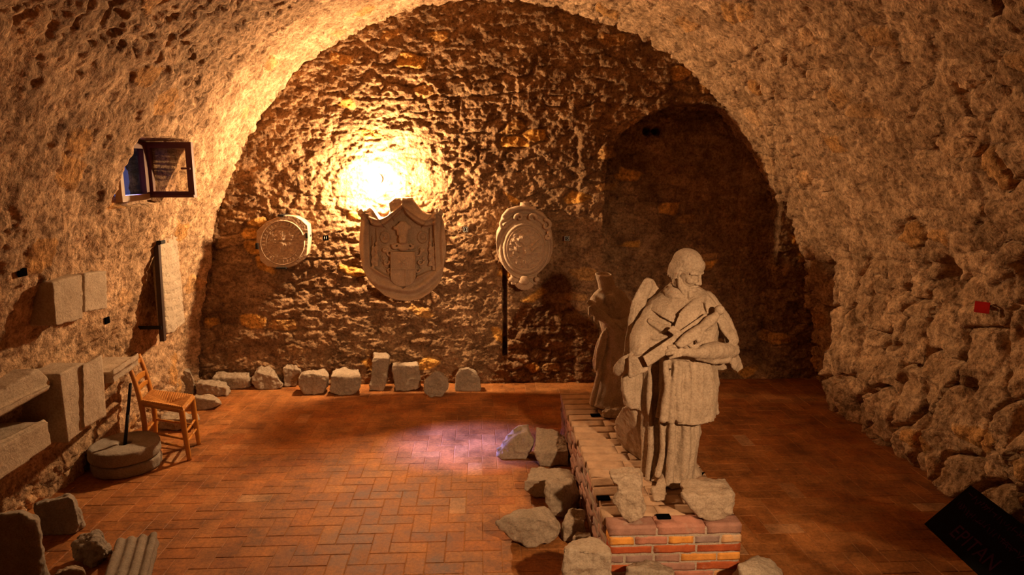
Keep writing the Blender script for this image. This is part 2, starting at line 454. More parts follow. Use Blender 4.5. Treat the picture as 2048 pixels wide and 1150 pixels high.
def stone(name, label, cat, front, back, d, g=None, z0=0.0, Y=None, group=None, mat='rubble', amp=.016, vox=None, extra=None, feet=True, rid=.014, scale=.075, xmax=None):
    """front outline (pixels on a plane at the depth where it stands), back outline d metres further"""
    if Y is None: Y = atZ(g[0], g[1], z0).y
    F = [atY(x, y, Y) for x, y in front]
    B = [atY(x, y, Y + d) for x, y in back]
    if feet:
        xs = [p.x for p in F if p.z < z0 + .05] or [p.x for p in F]
        zz = min(p.z for p in F)
        for x in (min(xs), max(xs)): B.append(Vector((x, Y + d * .9, zz)))
    for p in F + B: p.z = max(p.z, z0)
    bm = bmesh.new(); hull(bm, F + B)
    if extra: extra(bm, Y)
    sz = max((p - F[0]).length for p in F + B)
    SEED[0] += 7
    me = voxel(bm, vox or max(.005, sz / 52), 1)
    rough(me, amp, scale, SEED[0], 5, z0, rid); rough(me, amp * .35, scale * .28, SEED[0] + 1, 4, z0)
    c = vco(me); lo = c[:, 2].min(); c[:, 2] -= (lo - z0)
    if xmax is not None: c[:, 0] = np.minimum(c[:, 0], xmax)
    setco(me, c)
    cx, cy = c[:, 0].mean(), c[:, 1].mean()
    return place(name, me, M[mat], (cx, cy, z0), label, cat, group)

WST = 'loose carved stones along the end wall'
S = lambda *a, **k: stone('stone_fragment', a[0], 'stone', *a[1:], group=WST, **k)
S('long flat stone slab lying against the far left of the end wall',
  [(422, 747), (492, 748), (497, 752), (486, 768), (440, 769), (425, 762)], [(431, 734), (498, 736), (500, 745)], .08, Y=6.94)
S('jagged peaked rock right of the long flat slab',
  [(502, 756), (514, 745), (530, 752), (556, 756), (562, 766), (560, 777), (539, 779), (514, 778), (503, 767)], [(514, 735), (528, 725), (540, 727), (546, 738), (556, 752)], .14, g=(540, 779), amp=.02)
S('upright drum-shaped stone right of the jagged rock',
  [(566, 736), (580, 738), (598, 740), (604, 746), (593, 760), (590, 773), (570, 772), (568, 759)], [(570, 723), (584, 719), (598, 723), (604, 731)], .11, g=(580, 774))
def crack(bm, Y):
    pass
S('cracked wedge-shaped stone beside the drum-shaped one',
  [(597, 754), (604, 748), (626, 747), (633, 752), (658, 752), (653, 765), (647, 787), (628, 790), (607, 786), (597, 772)], [(606, 744), (625, 739), (650, 737), (658, 746)], .17, g=(628, 790), rid=.015)
S('squat block with a pale sloping top, right of the cracked wedge',
  [(662, 753), (722, 756), (721, 773), (711, 783), (702, 790), (681, 791), (660, 786)], [(671, 735), (717, 738)], .20, g=(690, 791))
S('tallest narrow upright block of the end wall row',
  [(746, 716), (778, 717), (778, 730), (772, 752), (767, 782), (738, 782), (743, 738)], [(748, 706), (772, 704), (780, 711)], .14, g=(752, 782), amp=.008)
S('square block with a worn carved face right of the tallest one',
  [(785, 731), (836, 731), (841, 759), (839, 777), (813, 782), (790, 783), (787, 750)], [(786, 726), (834, 722)], .16, g=(810, 783), amp=.008)
S('rounded egg-shaped boulder standing forward of the row',
  [(869, 741), (880, 745), (894, 757), (898, 770), (892, 785), (883, 793), (860, 795), (850, 786), (846, 768), (853, 755)], [(870, 739), (882, 743), (893, 758), (855, 753)], .13, g=(870, 795), amp=.014, feet=False)
S('arched tombstone-like block at the right end of the row',
  [(911, 752), (921, 740), (936, 737), (948, 744), (959, 758), (961, 780), (961, 783), (910, 783)], [(913, 748), (920, 738), (938, 733), (950, 741), (959, 756)], .12, g=(935, 783), amp=.008)
LST = 'loose stones in the left far corner'
S2 = lambda *a, **k: stone('stone_fragment', a[0], 'stone', *a[1:], group=LST, **k)
S2('pointed slab leaning upright in the left far corner',
   [(354, 755), (366, 742), (381, 744), (388, 765), (386, 788), (366, 790), (357, 772)], [(360, 745), (369, 735), (379, 738)], .12, g=(372, 790))
S2('corner block with a sharp vertical edge below the pointed slab',
   [(391, 765), (413, 769), (452, 776), (453, 792), (430, 793), (391, 789)], [(400, 757), (453, 763), (458, 772)], .17, g=(425, 793))
S2('low rounded stone lying right of the chair seat',
   [(385, 796), (410, 797), (432, 801), (438, 806), (433, 812), (412, 818), (398, 820), (383, 815)], [(392, 788), (424, 790), (438, 798)], .16, g=(405, 820))
S2('flat stone slab on the floor underneath the chair',
   [(318, 838), (350, 840), (394, 838), (397, 846), (345, 862), (318, 856)], [(325, 828), (340, 824), (396, 825), (399, 834)], .20, g=(348, 862))

PST = 'broken stones heaped along the left of the brick plinth'
S3 = lambda *a, **k: stone('stone_fragment', a[0], 'stone', *a[1:], group=PST, xmax=.662, **k)
def mouldings(bm, Y):
    for k in range(4):
        x, y = 999 + k * 10, 898 - k * 13
        a = atY(x, y, Y + .02 + k * .012); b = atY(x + 26, y - 8, Y + .17); w = .018
        hull(bm, [q + Vector(v) for q in (a, b) for v in ((-w, -.01, -.025), (w, -.01, -.025), (-w - .006, -.01, .012), (.008, -.01, .020))])
S3('wedge with parallel moulded ridges, farthest left stone by the plinth',
   [(994, 912), (1010, 890), (1030, 870), (1056, 862), (1066, 880), (1066, 894), (1052, 920), (1006, 919)], [(1010, 875), (1028, 859), (1037, 850), (1055, 852), (1066, 874)], .16, g=(1030, 920), extra=mouldings, amp=.008)
S3('block with a flat tilted top right of the moulded wedge',
   [(1069, 905), (1086, 904), (1138, 901), (1137, 934), (1079, 934)], [(1074, 857), (1106, 860), (1132, 876), (1138, 896)], .24, g=(1100, 934))
S3('long low slab in the middle of the heap',
   [(1047, 962), (1066, 960), (1100, 962), (1150, 962), (1150, 985), (1095, 1000), (1066, 990), (1047, 979)], [(1062, 935), (1141, 937), (1150, 955)], .22, g=(1080, 996))
S3('tilted slab with a broad flat left face in the middle of the heap',
   [(1089, 975), (1100, 968), (1125, 972), (1129, 1005), (1127, 1042), (1108, 1034), (1091, 1008)], [(1096, 959), (1115, 954), (1147, 962), (1166, 998), (1166, 1012)], .22, g=(1120, 1043))
S3('large oblong boulder with a ridged left end lying outermost',
   [(991, 1046), (1009, 1036), (1050, 1035), (1090, 1040), (1119, 1055), (1109, 1084), (1089, 1091), (1055, 1096), (1026, 1083), (997, 1057)], [(1010, 1030), (1066, 1014), (1089, 1013), (1107, 1026), (1121, 1048)], .22, g=(1060, 1096), rid=.014)
S3('small upright block beside the plinth above the smallest stone',
   [(1128, 1046), (1169, 1047), (1168, 1084), (1126, 1086)], [(1136, 1018), (1168, 1019), (1174, 1027)], .10, g=(1140, 1084))
S3('smallest stone, tucked between the big front block and the plinth',
   [(1150, 1077), (1185, 1076), (1184, 1097), (1150, 1098)], [(1154, 1064), (1181, 1060)], .06, g=(1165, 1099))
S3('big pale squared block at the front left corner of the plinth',
   [(1124, 1096), (1158, 1121), (1221, 1107), (1224, 1150), (1220, 1228), (1160, 1240), (1130, 1200)], [(1141, 1081), (1164, 1073), (1201, 1076), (1220, 1098)], .20, Y=3.12, mat='lime')
FST = 'squared stones before the front face of the plinth'
stone('stone_fragment', 'rough stone standing on the floor before the brick front of the plinth', 'stone',
      [(1255, 1136), (1300, 1140), (1347, 1146), (1352, 1200), (1340, 1244), (1258, 1244), (1250, 1190)], [(1255, 1127), (1300, 1121), (1344, 1134)], .12, Y=3.16, group=FST, mat='rubble')
def flutes(bm, Y):
    for k in range(3):
        a = atY(1489 + k * 13, 1122 + k * 4, Y - .005)
        bmesh.ops.create_cone(bm, cap_ends=True, segments=12, radius1=.017, radius2=.017, depth=.22, matrix=Matrix.Translation(a + Vector((0, 0, -.125))))
stone('stone_fragment', 'fluted block on the floor right of the plinth front', 'stone',
      [(1479, 1114), (1520, 1126), (1561, 1140), (1565, 1175), (1555, 1200), (1482, 1190)], [(1490, 1106), (1517, 1097), (1540, 1102), (1562, 1124), (1567, 1137)], .16, Y=3.14, group=FST, mat='lime', extra=flutes, amp=.006)

# stones lying on the plinth
PZ = .38
def waist(bm, Y):
    f = lambda pts: [atY(x, y, Y + d) for x, y, d in pts]
    hull(bm, f([(1236, 965, 0), (1282, 962, 0), (1282, 1000, .0), (1236, 985, 0), (1240, 960, .14), (1282, 960, .14), (1282, 1000, .14), (1240, 990, .14)]))
    hull(bm, f([(1236, 984, 0), (1283, 984, -.01), (1293, 1018, -.02), (1285, 1036, -.01), (1262, 1045, 0), (1246, 1037, 0), (1226, 1000, .02), (1240, 1000, .14), (1284, 1000, .13), (1284, 1030, .10), (1240, 1025, .10)]))
stone('stone_fragment', 'upright waisted broken stone on the front left of the plinth', 'stone',
      [(1221, 952), (1240, 950), (1280, 950), (1283, 970), (1240, 972), (1228, 966)], [(1219, 945), (1222, 939), (1277, 936), (1284, 946), (1284, 970), (1228, 970)], .15, g=(1262, 1045), z0=PZ, group='stones at the feet of the monk statue', mat='statue', feet=False, extra=waist, rid=.006)
stone('stone_fragment', 'squarish broken stone on the front right of the plinth', 'stone',
      [(1363, 990), (1400, 1000), (1440, 996), (1468, 992), (1464, 1021), (1452, 1039), (1421, 1043), (1400, 1038), (1372, 1003)], [(1362, 964), (1384, 957), (1447, 956), (1466, 982)], .22, g=(1421, 1043), z0=PZ, group='stones at the feet of the monk statue', mat='statue', amp=.014)
stone('stone_fragment', 'small knobbly fragment on the plinth between the two statues', 'stone',
      [(1205, 824), (1222, 820), (1240, 818), (1243, 832), (1225, 838), (1206, 836)], [(1212, 818), (1240, 814)], .08, g=(1222, 838), z0=PZ, group='stones at the feet of the monk statue', mat='statue', amp=.012, scale=.04)

# ------------------------------------------------------------------ stones fixed in the left wall
WGR = 'carved stones fixed on the left wall'
def wallstone(name, label, cat, poly, X, depth, mat='lime', amp=.006, extra=None, group=WGR, vox=.010, z0=None, side=None):
    F = [atX(x, y, X) for x, y in poly]
    B = [p + Vector((-depth, 0, 0)) for p in F]
    bm = bmesh.new(); hull(bm, F + B)
    if extra: extra(bm)
    SEED[0] += 7
    me = voxel(bm, vox, 2); rough(me, amp, .08, SEED[0], 4)
    c = vco(me)
    if z0 is not None: c[:, 2] -= c[:, 2].min() - z0; setco(me, c)
    return place(name, me, M[mat], (X - depth, c[:, 1].mean(), c[:, 2].min()), label, cat, group)
wallstone('inscribed_block', 'pale inscribed stone block jutting from the left wall, left of a pair', 'block',
          [(104, 564), (164, 548), (167, 638), (112, 652)], -2.66, .20)
wallstone('stone_tablet', 'plain smooth square tablet right of the inscribed block', 'tablet',
          [(168, 547), (213, 541), (215, 617), (169, 624)], -2.70, .15)
wallstone('pilaster_block', 'large double-panelled stone block low on the left wall', 'block',
          [(119, 748), (168, 724), (171, 858), (136, 886)], -2.70, .28,
          extra=lambda bm: hull(bm, [atX(x, y, -2.665 - d) for x, y in ((165, 730), (203, 709), (212, 832), (168, 857)) for d in (.015, .28)]))
def corn(bm):
    hull(bm, [atX(x, y, -2.68 - d) for x, y in ((224, 740), (276, 706), (277, 718), (226, 752)) for d in (0, .3)])
wallstone('cornice_stone', 'lit cornice stone with a stepped top beside the chair back', 'cornice',
          [(222, 744), (276, 712), (278, 729), (229, 767)], -2.71, .32, extra=corn)
wallstone('cornice_stone', 'upper of two cornice stones at the left picture edge', 'cornice',
          [(-40, 812), (25, 768), (78, 737), (103, 762), (98, 776), (-40, 848)], -2.75, .28,
          extra=lambda bm: hull(bm, [atX(x, y, -2.70 - d) for x, y in ((-40, 838), (100, 770), (97, 779), (-40, 856)) for d in (0, .3)]))
wallstone('cornice_stone', 'lower of two cornice stones at the left picture edge', 'cornice',
          [(-60, 925), (95, 843), (105, 889), (-60, 1000)], -2.70, .32,
          extra=lambda bm: hull(bm, [atX(x, y, -2.74 - d) for x, y in ((-60, 910), (88, 838), (96, 846), (-60, 930)) for d in (0, .3)]))
LSL = 'stone slabs leaning at the foot of the left wall'  # both slabs borrow the millstone's darker tone to imitate the corner's shade
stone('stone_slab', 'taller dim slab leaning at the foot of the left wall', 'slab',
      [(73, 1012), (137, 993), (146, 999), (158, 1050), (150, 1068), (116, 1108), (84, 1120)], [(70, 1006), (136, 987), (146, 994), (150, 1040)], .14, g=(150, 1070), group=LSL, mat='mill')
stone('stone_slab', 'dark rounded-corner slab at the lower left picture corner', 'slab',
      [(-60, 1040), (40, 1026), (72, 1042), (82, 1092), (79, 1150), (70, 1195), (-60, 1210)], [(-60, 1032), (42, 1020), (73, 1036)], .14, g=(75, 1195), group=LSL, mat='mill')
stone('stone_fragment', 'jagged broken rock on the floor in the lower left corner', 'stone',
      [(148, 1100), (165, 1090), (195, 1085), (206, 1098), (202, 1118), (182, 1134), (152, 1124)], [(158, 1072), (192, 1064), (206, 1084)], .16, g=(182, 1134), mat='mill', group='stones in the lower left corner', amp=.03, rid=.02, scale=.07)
stone('stone_fragment', 'low stone cut by the bottom picture edge at the lower left', 'stone',
      [(106, 1152), (140, 1140), (166, 1143), (168, 1170), (158, 1215), (108, 1215)], [(118, 1140), (146, 1132), (164, 1136)], .10, g=(150, 1215), group='stones in the lower left corner')
def fluted():
    bm = bmesh.new()
    a = atZ(276, 1094, .0); b = atZ(242, 1215, .0)
    ax = (b - a).normalized(); sx = Vector((ax.y, -ax.x, 0)) * -1
    if sx.x < 0: sx = -sx
    hull(bm, [p + sx * s + Vector((0, 0, z)) for p in (a, b) for s, z in ((-.12, 0), (.12, 0), (-.10, .07), (.10, .06))])
    for k in range(4):
        s = -.09 + k * .06
        for u in range(2):
            pass
        p0 = a + sx * s + Vector((0, 0, .062)); L = (b - a).length
        rot = ax.to_track_quat('Z', 'Y').to_matrix().to_4x4()
        bmesh.ops.create_cone(bm, cap_ends=True, segments=14, radius1=.022, radius2=.022, depth=L, matrix=Matrix.Translation(p0 + ax * L / 2) @ rot)
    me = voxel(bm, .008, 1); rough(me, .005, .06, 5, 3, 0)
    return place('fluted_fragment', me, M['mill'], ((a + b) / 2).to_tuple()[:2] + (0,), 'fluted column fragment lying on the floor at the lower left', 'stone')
fluted()
# ------------------------------------------------------------------ builder helpers
def ell(bm, c, r, R=None, sub=3):
    m = Matrix.Translation(Vector(c)) @ (R.to_4x4() if R is not None else Matrix.Identity(4)) @ Matrix.Diagonal((*r, 1))
    bmesh.ops.create_icosphere(bm, subdivisions=sub, radius=1, matrix=m)
def cap(bm, pts, rad, seg=14):
    pts = [Vector(p) for p in pts]
    if not hasattr(rad, '__len__'): rad = [rad] * len(pts)
    for p, r in zip(pts, rad): bmesh.ops.create_icosphere(bm, subdivisions=2, radius=r, matrix=Matrix.Translation(p))
    for a, b, ra, rb in zip(pts, pts[1:], rad, rad[1:]):
        d = b - a
        if d.length < 1e-5: continue
        bmesh.ops.create_cone(bm, cap_ends=True, segments=seg, radius1=ra, radius2=rb, depth=d.length,
                              matrix=Matrix.Translation((a + b) / 2) @ d.to_track_quat('Z', 'Y').to_matrix().to_4x4())
def box(bm, c, s, R=None, bev=0):
    r = bmesh.ops.create_cube(bm, size=1, matrix=Matrix.Translation(Vector(c)) @ (R.to_4x4() if R is not None else Matrix.Identity(4)) @ Matrix.Diagonal((*s, 1)))
    if bev:
        es = list({e for v in r['verts'] for e in v.link_edges})
        bmesh.ops.bevel(bm, geom=es, offset=bev, segments=2, affect='EDGES', profile=.5)
def bm_obj(name, bm, mat, parent=None, smooth=False):
    bmesh.ops.recalc_face_normals(bm, faces=bm.faces)
    me = bpy.data.meshes.new(name); bm.to_mesh(me); bm.free()
    return link(name, me, mat, parent, smooth)
def spl(pts, n):
    return catmull(np.array([tuple(p) for p in pts]), n)[0]
def poly_sdf(px, py, poly):
    """signed distance, negative inside"""
    d = np.full(px.shape, 1e9); s = np.zeros(px.shape, bool)
    n = len(poly)
    for i in range(n):
        x1, y1 = poly[i]; x2, y2 = poly[(i + 1) % n]
        ex, ey = x2 - x1, y2 - y1; wx, wy = px - x1, py - y1
        t = np.clip((wx * ex + wy * ey) / (ex * ex + ey * ey + 1e-12), 0, 1)
        d = np.minimum(d, np.hypot(wx - ex * t, wy - ey * t))
        c = ((y1 > py) != (y2 > py)) & (px < (x2 - x1) * (py - y1) / (y2 - y1 + 1e-12) + x1)
        s ^= c
    return np.where(s, -d, d)
def text_mesh(s, size, depth):
    cu = bpy.data.curves.new('t', 'FONT'); cu.body = s; cu.size = size; cu.extrude = depth; cu.align_x = 'CENTER'; cu.align_y = 'CENTER'
    o = bpy.data.objects.new('t', cu); COL.objects.link(o)
    dg = bpy.context.evaluated_depsgraph_get(); dg.update()
    me = bpy.data.meshes.new_from_object(o.evaluated_get(dg)); bpy.data.objects.remove(o); bpy.data.curves.remove(cu)
    return me

# ------------------------------------------------------------------ relief plaques on the end wall
class Relief:
    def __init__(s, ox, oy, k, Yp): s.ox, s.oy, s.k, s.Y = ox, oy, k, Yp
    def P(s, u, v, h=0.0):
        p = atY(s.ox + u / s.k, s.oy + v / s.k, s.Y); p.y -= h; return p
    def m(s): return s.Y / FPX / s.k          # metres per traced unit
    def slab(s, name, outline, c, height, thick, nth=420, nr=90, parent=None, mat='relief', rimr=6):
        out = []
        n = len(outline)
        for i in range(n):
            a, b = outline[i], outline[(i + 1) % n]
            for t in np.linspace(0, 1, 12, endpoint=False): out.append((a[0] + (b[0] - a[0]) * t, a[1] + (b[1] - a[1]) * t))
        out = np.array(out); th = np.unwrap(np.arctan2(out[:, 1] - c[1], out[:, 0] - c[0])); R = np.hypot(out[:, 0] - c[0], out[:, 1] - c[1])
        if th[-1] < th[0]: th, R = th[::-1], R[::-1]
        th = np.maximum.accumulate(th); T0 = th[0] + np.linspace(0, 2 * PI, nth, endpoint=False)
        Ri = np.interp(T0, np.append(th, th[0] + 2 * PI), np.append(R, R[0]))
        rr = np.linspace(0, 1, nr) ** .8
        U = c[0] + rr[:, None] * Ri * np.cos(T0); Vv = c[1] + rr[:, None] * Ri * np.sin(T0)
        Hh = height(U, Vv)
        edge = (1 - rr[:, None]) * Ri
        Hh = Hh - .012 * np.clip(1 - edge / rimr, 0, 1) ** 2
        Hh = Hh + .0025 * fbm(U / 14, Vv / 14, 0 * U, 3, 33)
        pts, F = [], []
        for i in range(nr):
            for j in range(nth): pts.append(s.P(U[i, j], Vv[i, j], Hh[i, j]))
        for i in range(nr - 1):
            for j in range(nth):
                a = i * nth + j; b = i * nth + (j + 1) % nth
                F.append((a, b, b + nth, a + nth))
        off = len(pts)
        for w in (thick * .5, thick):
            for j in range(nth):
                p = pts[(nr - 1) * nth + j]; p0 = s.P(c[0], c[1]); q = Vector((p0.x + (p.x - p0.x) * .985, s.Y + w, p0.z + (p.z - p0.z) * .985)); pts.append(q)
        base = (nr - 1) * nth
        for a0, b0 in ((base, off), (off, off + nth)):
            for j in range(nth): F.append((a0 + j, a0 + (j + 1) % nth, b0 + (j + 1) % nth, b0 + j))
        F.append(tuple(off + nth + j for j in range(nth)))
        me = mesh_np(name, pts, F)
        bm = bmesh.new(); bm.from_mesh(me); bmesh.ops.remove_doubles(bm, verts=bm.verts, dist=1e-5); bmesh.ops.recalc_face_normals(bm, faces=bm.faces); bm.to_mesh(me); bm.free()
        return link(name, me, M[mat], parent)
    def blobs(s, name, fn, vox, parent, amp=.0015, mat='relief'):
        bm = bmesh.new(); fn(bm); me = voxel(bm, vox, 2); rough(me, amp, .02, 3, 3); me.name = name
        return link(name, me, M[mat], parent)

# ---- large draped coat of arms
A = Relief(680, 360, 4.423, YF - .31)
am = A.m()
root = empty('coat_of_arms', A.P(560, 620) + Vector((0, .31, 0)))
tag(root, 'large stone coat of arms under a draped mantle, centre of the end wall', 'relief')
field = [(262, 340), (300, 400), (372, 415), (432, 365), (500, 300), (560, 240), (610, 310), (690, 385), (760, 408), (826, 395), (838, 560), (845, 790), (790, 800), (690, 840), (565, 945), (440, 850), (330, 785), (275, 760)]
def hA(u, v):
    sd = poly_sdf(u, v, field)
    h = .065 * sstep(-4, 7, sd)
    r = np.hypot((u - 560) * 1.0, (v - 560))
    bowl = sstep(690, 800, v) * sstep(0, 12, sd)
    h += bowl * .019 * np.sin(r / 15 + .6 * np.sin(u / 60))
    sides = sstep(0, 8, sd) * (1 - sstep(700, 800, v)) * sstep(325, 345, v) * ((u < 300) | (u > 800))
    h += sides * .016 * np.sin(u / 11 + .5 * np.sin(v / 70))
    for sx, cu in ((-1, 0), (1, 0)):
        uu = (u - 560) * sx
        cv = 250 + 150 * np.sin(np.clip(uu / 290, 0, 1) * PI / 2) - 40 * sstep(190, 290, uu)
        band = np.exp(-((v - cv + 18) / 42) ** 2) * (uu > -5) * (uu < 300)
        h += band * (.045 + .014 * np.sin((v - cv) / 8))
    for cx, cy in ((232, 285), (868, 290)):
        q = np.hypot(u - cx, v - cy); h += .06 * np.exp(-(q / 44) ** 2) + .016 * np.sin(np.arctan2(v - cy, u - cx) * 5) * np.exp(-(q / 45) ** 2)
    h += .03 * np.exp(-((v - 175) / 22) ** 2) * (np.abs(u - 565) < 90)
    # feather mantling either side
    for sx in (-1, 1):
        for (a, b2, w2) in ((165, 505, 52), (150, 620, 34), (176, 690, 36), (150, 760, 34), (125, 835, 26), (80, 590, 26)):
            cx = 565 + sx * a; q = np.hypot(u - cx, (v - b2) * .85)
            h += .016 * (1 - sstep(w2 * .75, w2, q)) + .009 * np.sin(q / 5.0) * (1 - sstep(w2 * .8, w2, q))
    return h
A.slab('mantle', [(500, 150), (640, 150), (652, 178), (690, 228), (728, 275), (772, 298), (812, 298), (826, 258), (870, 240), (908, 262), (915, 300), (905, 325),
                  (925, 400), (935, 500), (940, 620), (925, 740), (905, 850), (870, 920), (800, 990), (720, 1040), (620, 1062), (500, 1050), (400, 1010), (320, 950), (260, 880), (215, 780),
                  (185, 680), (175, 560), (185, 420), (192, 325), (165, 305), (163, 270), (200, 245), (240, 252), (272, 235), (302, 262), (330, 322), (390, 330), (438, 305), (452, 262), (430, 205), (470, 172)],
       (560, 640), hA, .065, 640, 130, root)
for u_, v_ in ((330, 430), (800, 430), (420, 900), (700, 900)):
    bm = bmesh.new(); p_ = A.P(u_, v_, -.19); box(bm, p_, (.022, .27, .022)); bm_obj('wall_bracket', bm, M['iron'], root)
ce_ = A.slab('escutcheon', [(455, 628), (672, 628), (676, 850), (668, 880), (650, 905), (625, 922), (595, 932), (565, 935), (535, 932), (505, 922), (480, 905), (462, 880), (455, 850)], (565, 770),
       lambda u, v: .075 + .014 * ((np.abs(u - 565) > 98) | (np.abs(v - 775) < 5) | ((np.abs(u - 590) < 6) & (v > 775))) + .010 * np.exp(-((u - 560) / 34) ** 2 - ((v - 715) / 42) ** 2) * (1 + .7 * np.sin(np.arctan2(v - 715, u - 560) * 5))
       + .009 * np.exp(-((u - 520) / 22) ** 2 - ((v - 850) / 40) ** 2) + .006 * np.exp(-((u - 632) / 12) ** 2 - ((v - 845) / 45) ** 2), .05, 220, 50, root)
def crest(bm):
    ell(bm, A.P(565, 520, .05), (42 * am, .05, 52 * am))
    ell(bm, A.P(565, 590, .04), (52 * am, .04, 36 * am))
    for k in range(-2, 3): cap(bm, [A.P(565 + k * 15, 500, .095), A.P(565 + k * 12, 545, .095)], .006)
    for k in range(3): cap(bm, [A.P(530 + k * 30, 470, .06), A.P(525 + k * 36, 400, .06), A.P(555 + k * 14, 372, .055)], [.022, .020, .014])
    for q, (a, b) in enumerate(((498, 420), (620, 415), (550, 378), (580, 380))): ell(bm, A.P(a, b, .05), (.024, .03, .024))
    for sx in (-1, 1):
        pts = [A.P(565 + sx * (60 + 34 * math.cos(t) * (1 - t / 9)), 575 + 30 * math.sin(t) * (1 - t / 9), .05) for t in np.linspace(0, 6, 16)]
        cap(bm, pts, [.016 - .008 * i / 16 for i in range(16)], 8)
A.blobs('helmet_crest', crest, .006, root)
for sx in (-1, 1):
    def tassel(bm, sx=sx):
        for col_, off_ in enumerate((0, 34)):
            u0 = 565 + sx * (236 + off_)
            cap(bm, [A.P(u0, 425 + off_ * 2, .03), A.P(u0 - sx * 4, 600, .03)], .008, 8)
            for r_ in range(3):
                v0 = 560 + r_ * 70 + off_
                ell(bm, A.P(u0, v0, .03), (.017, .02, .017)); 
                bmesh.ops.create_cone(bm, cap_ends=True, segments=14, radius1=.026, radius2=.010, depth=.055, matrix=Matrix.Translation(A.P(u0, v0 + 34, .028)))
    A.blobs('tassel_cord', tassel, .006, root)
    def wing(bm, sx=sx):
        for (a, b, R0) in ((120, 640, 34), (150, 720, 30), (120, 790, 26), (165, 610, 22)):
            pts = [A.P(565 + sx * a + R0 * math.cos(t * sx) * (1 - t / 8), b + R0 * math.sin(t) * (1 - t / 8), .04) for t in np.linspace(0, 5.2, 14)]
            cap(bm, pts, [.013 - .006 * i / 14 for i in range(14)], 8)
    A.blobs('scroll_mantling', wing, .006, root)

# ---- octagonal medallion
O = Relief(480, 380, 5.227, YF - .16)
om = O.m()
root = empty('round_medallion', O.P(445, 540) + Vector((0, .2, 0)))
tag(root, 'worn octagonal stone medallion held by four black clamps, left of the arms', 'relief')
def hO(u, v):
    r = np.hypot(u - 445, v - 550)
    h = .010 * (1 - sstep(2, 7, np.abs(r - 228))) + .006 * (1 - sstep(2, 6, np.abs(r - 172)))
    a = np.arctan2(v - 550, u - 445)
    h += .006 * (np.sin(a * 34) > .1) * (r > 182) * (r < 218)
    h += (r < 168) * (.010 * fbm(u / 32, v / 32, 0 * u, 3, 44) + .012 * np.exp(-((u - 440) / 40) ** 2 - ((v - 560) / 70) ** 2) + .008 * np.exp(-((np.abs(u - 445) - 85) / 26) ** 2 - ((v - 520) / 50) ** 2) - .008 * (np.abs(v - 535) < 7))
    return h
O.slab('carved_face', [(170, 430), (270, 335), (380, 285), (470, 262), (580, 275), (650, 315), (705, 365), (714, 440), (716, 500), (710, 580), (700, 680), (650, 740), (590, 785), (500, 815), (380, 815), (280, 800), (210, 740), (195, 640), (168, 560)], (445, 545), hO, .16, 360, 90, root)
for (u, v, w, h) in ((436, 268, 32, 12), (700, 475, 12, 34), (182, 585, 16, 38), (435, 815, 60, 12)):
    bm = bmesh.new(); box(bm, O.P(u, v, -.06), (2 * w * om * .9, .17, 2 * h * om * .8), bev=.004); bm_obj('clamp', bm, M['iron'], root)

# ---- oval cartouche
K = Relief(940, 380, 4.792, YF - .24)
km = K.m()
root = empty('oval_cartouche', K.P(525, 560) + Vector((0, .24, 0)))
tag(root, 'stone cartouche with scrolled rim and domed oval shield, right of the arms', 'relief')
def hK(u, v):
    q = np.hypot((u - 528) / 205, (v - 560) / 240)
    h = .05 * np.sqrt(np.clip(1 - (q / 1.02) ** 2, 0, 1)) + .018 * (1 - sstep(.03, .10, np.abs(q - 1.0)))
    a = np.arctan2((v - 560) / 240, (u - 528) / 205)
    h += .012 * np.sin(q * 26 + a) * sstep(1.02, 1.1, q)
    inn = 1 - sstep(.74, .86, q)
    ax = np.abs(u - 528)
    h += inn * (.020 * fbm(u / 30, v / 30, 0 * u, 4, 71) + .022 * np.exp(-(ax / 26) ** 2 - ((v - 560) / 95) ** 2) + .016 * np.exp(-((u - 505) / 22) ** 2 - ((v - 440) / 26) ** 2)
                + .014 * np.exp(-((ax - 82) / 44) ** 2 - ((v - 530) / 90) ** 2) * (1 + .8 * np.sin((ax * .9 + v) / 9)))
    h += .012 * (1 - sstep(.015, .035, np.abs(q - .86)))
    h -= .018 * np.exp(-((u - 315) / 22) ** 2 - ((v - 465) / 30) ** 2)
    return h
K.slab('shield', [(420, 190), (530, 172), (640, 190), (700, 215), (745, 270), (765, 340), (790, 410), (796, 500), (788, 600), (758, 690), (700, 760), (640, 815), (600, 850), (440, 850), (395, 815), (340, 760), (290, 690), (260, 610), (250, 500), (256, 410), (288, 350), (300, 270), (340, 215)], (528, 540), hK, .28, 420, 100, root)
def scr(bm):
    def spiral(cu, cv, R0, a0, dr, h=.04, r0=.020, turns=5.6):
        pts = [K.P(cu + R0 * math.cos(a0 + dr * t) * (1 - t / 7.2), cv + R0 * math.sin(a0 + dr * t) * (1 - t / 7.2), h) for t in np.linspace(0, turns, 18)]
        cap(bm, pts, [r0 - r0 * .5 * i / 18 for i in range(18)], 8)
    spiral(330, 330, 48, -1.6, -1); spiral(725, 335, 52, -1.6, 1); spiral(735, 440, 38, -1.2, 1, .05)
    spiral(470, 262, 42, PI, 1, .06, .018); spiral(590, 265, 44, 0, -1, .06, .018)
    cap(bm, [K.P(320, 250, .03), K.P(370, 195, .03), K.P(450, 172, .03), K.P(530, 168, .03), K.P(620, 178, .03)], [.022, .024, .024, .022, .018])
    bmesh.ops.create_cone(bm, cap_ends=True, segments=20, radius1=50 * km, radius2=44 * km, depth=.07, matrix=Matrix.Translation(K.P(525, 152, -.02)))
K.blobs('scrolls', scr, .007, root)
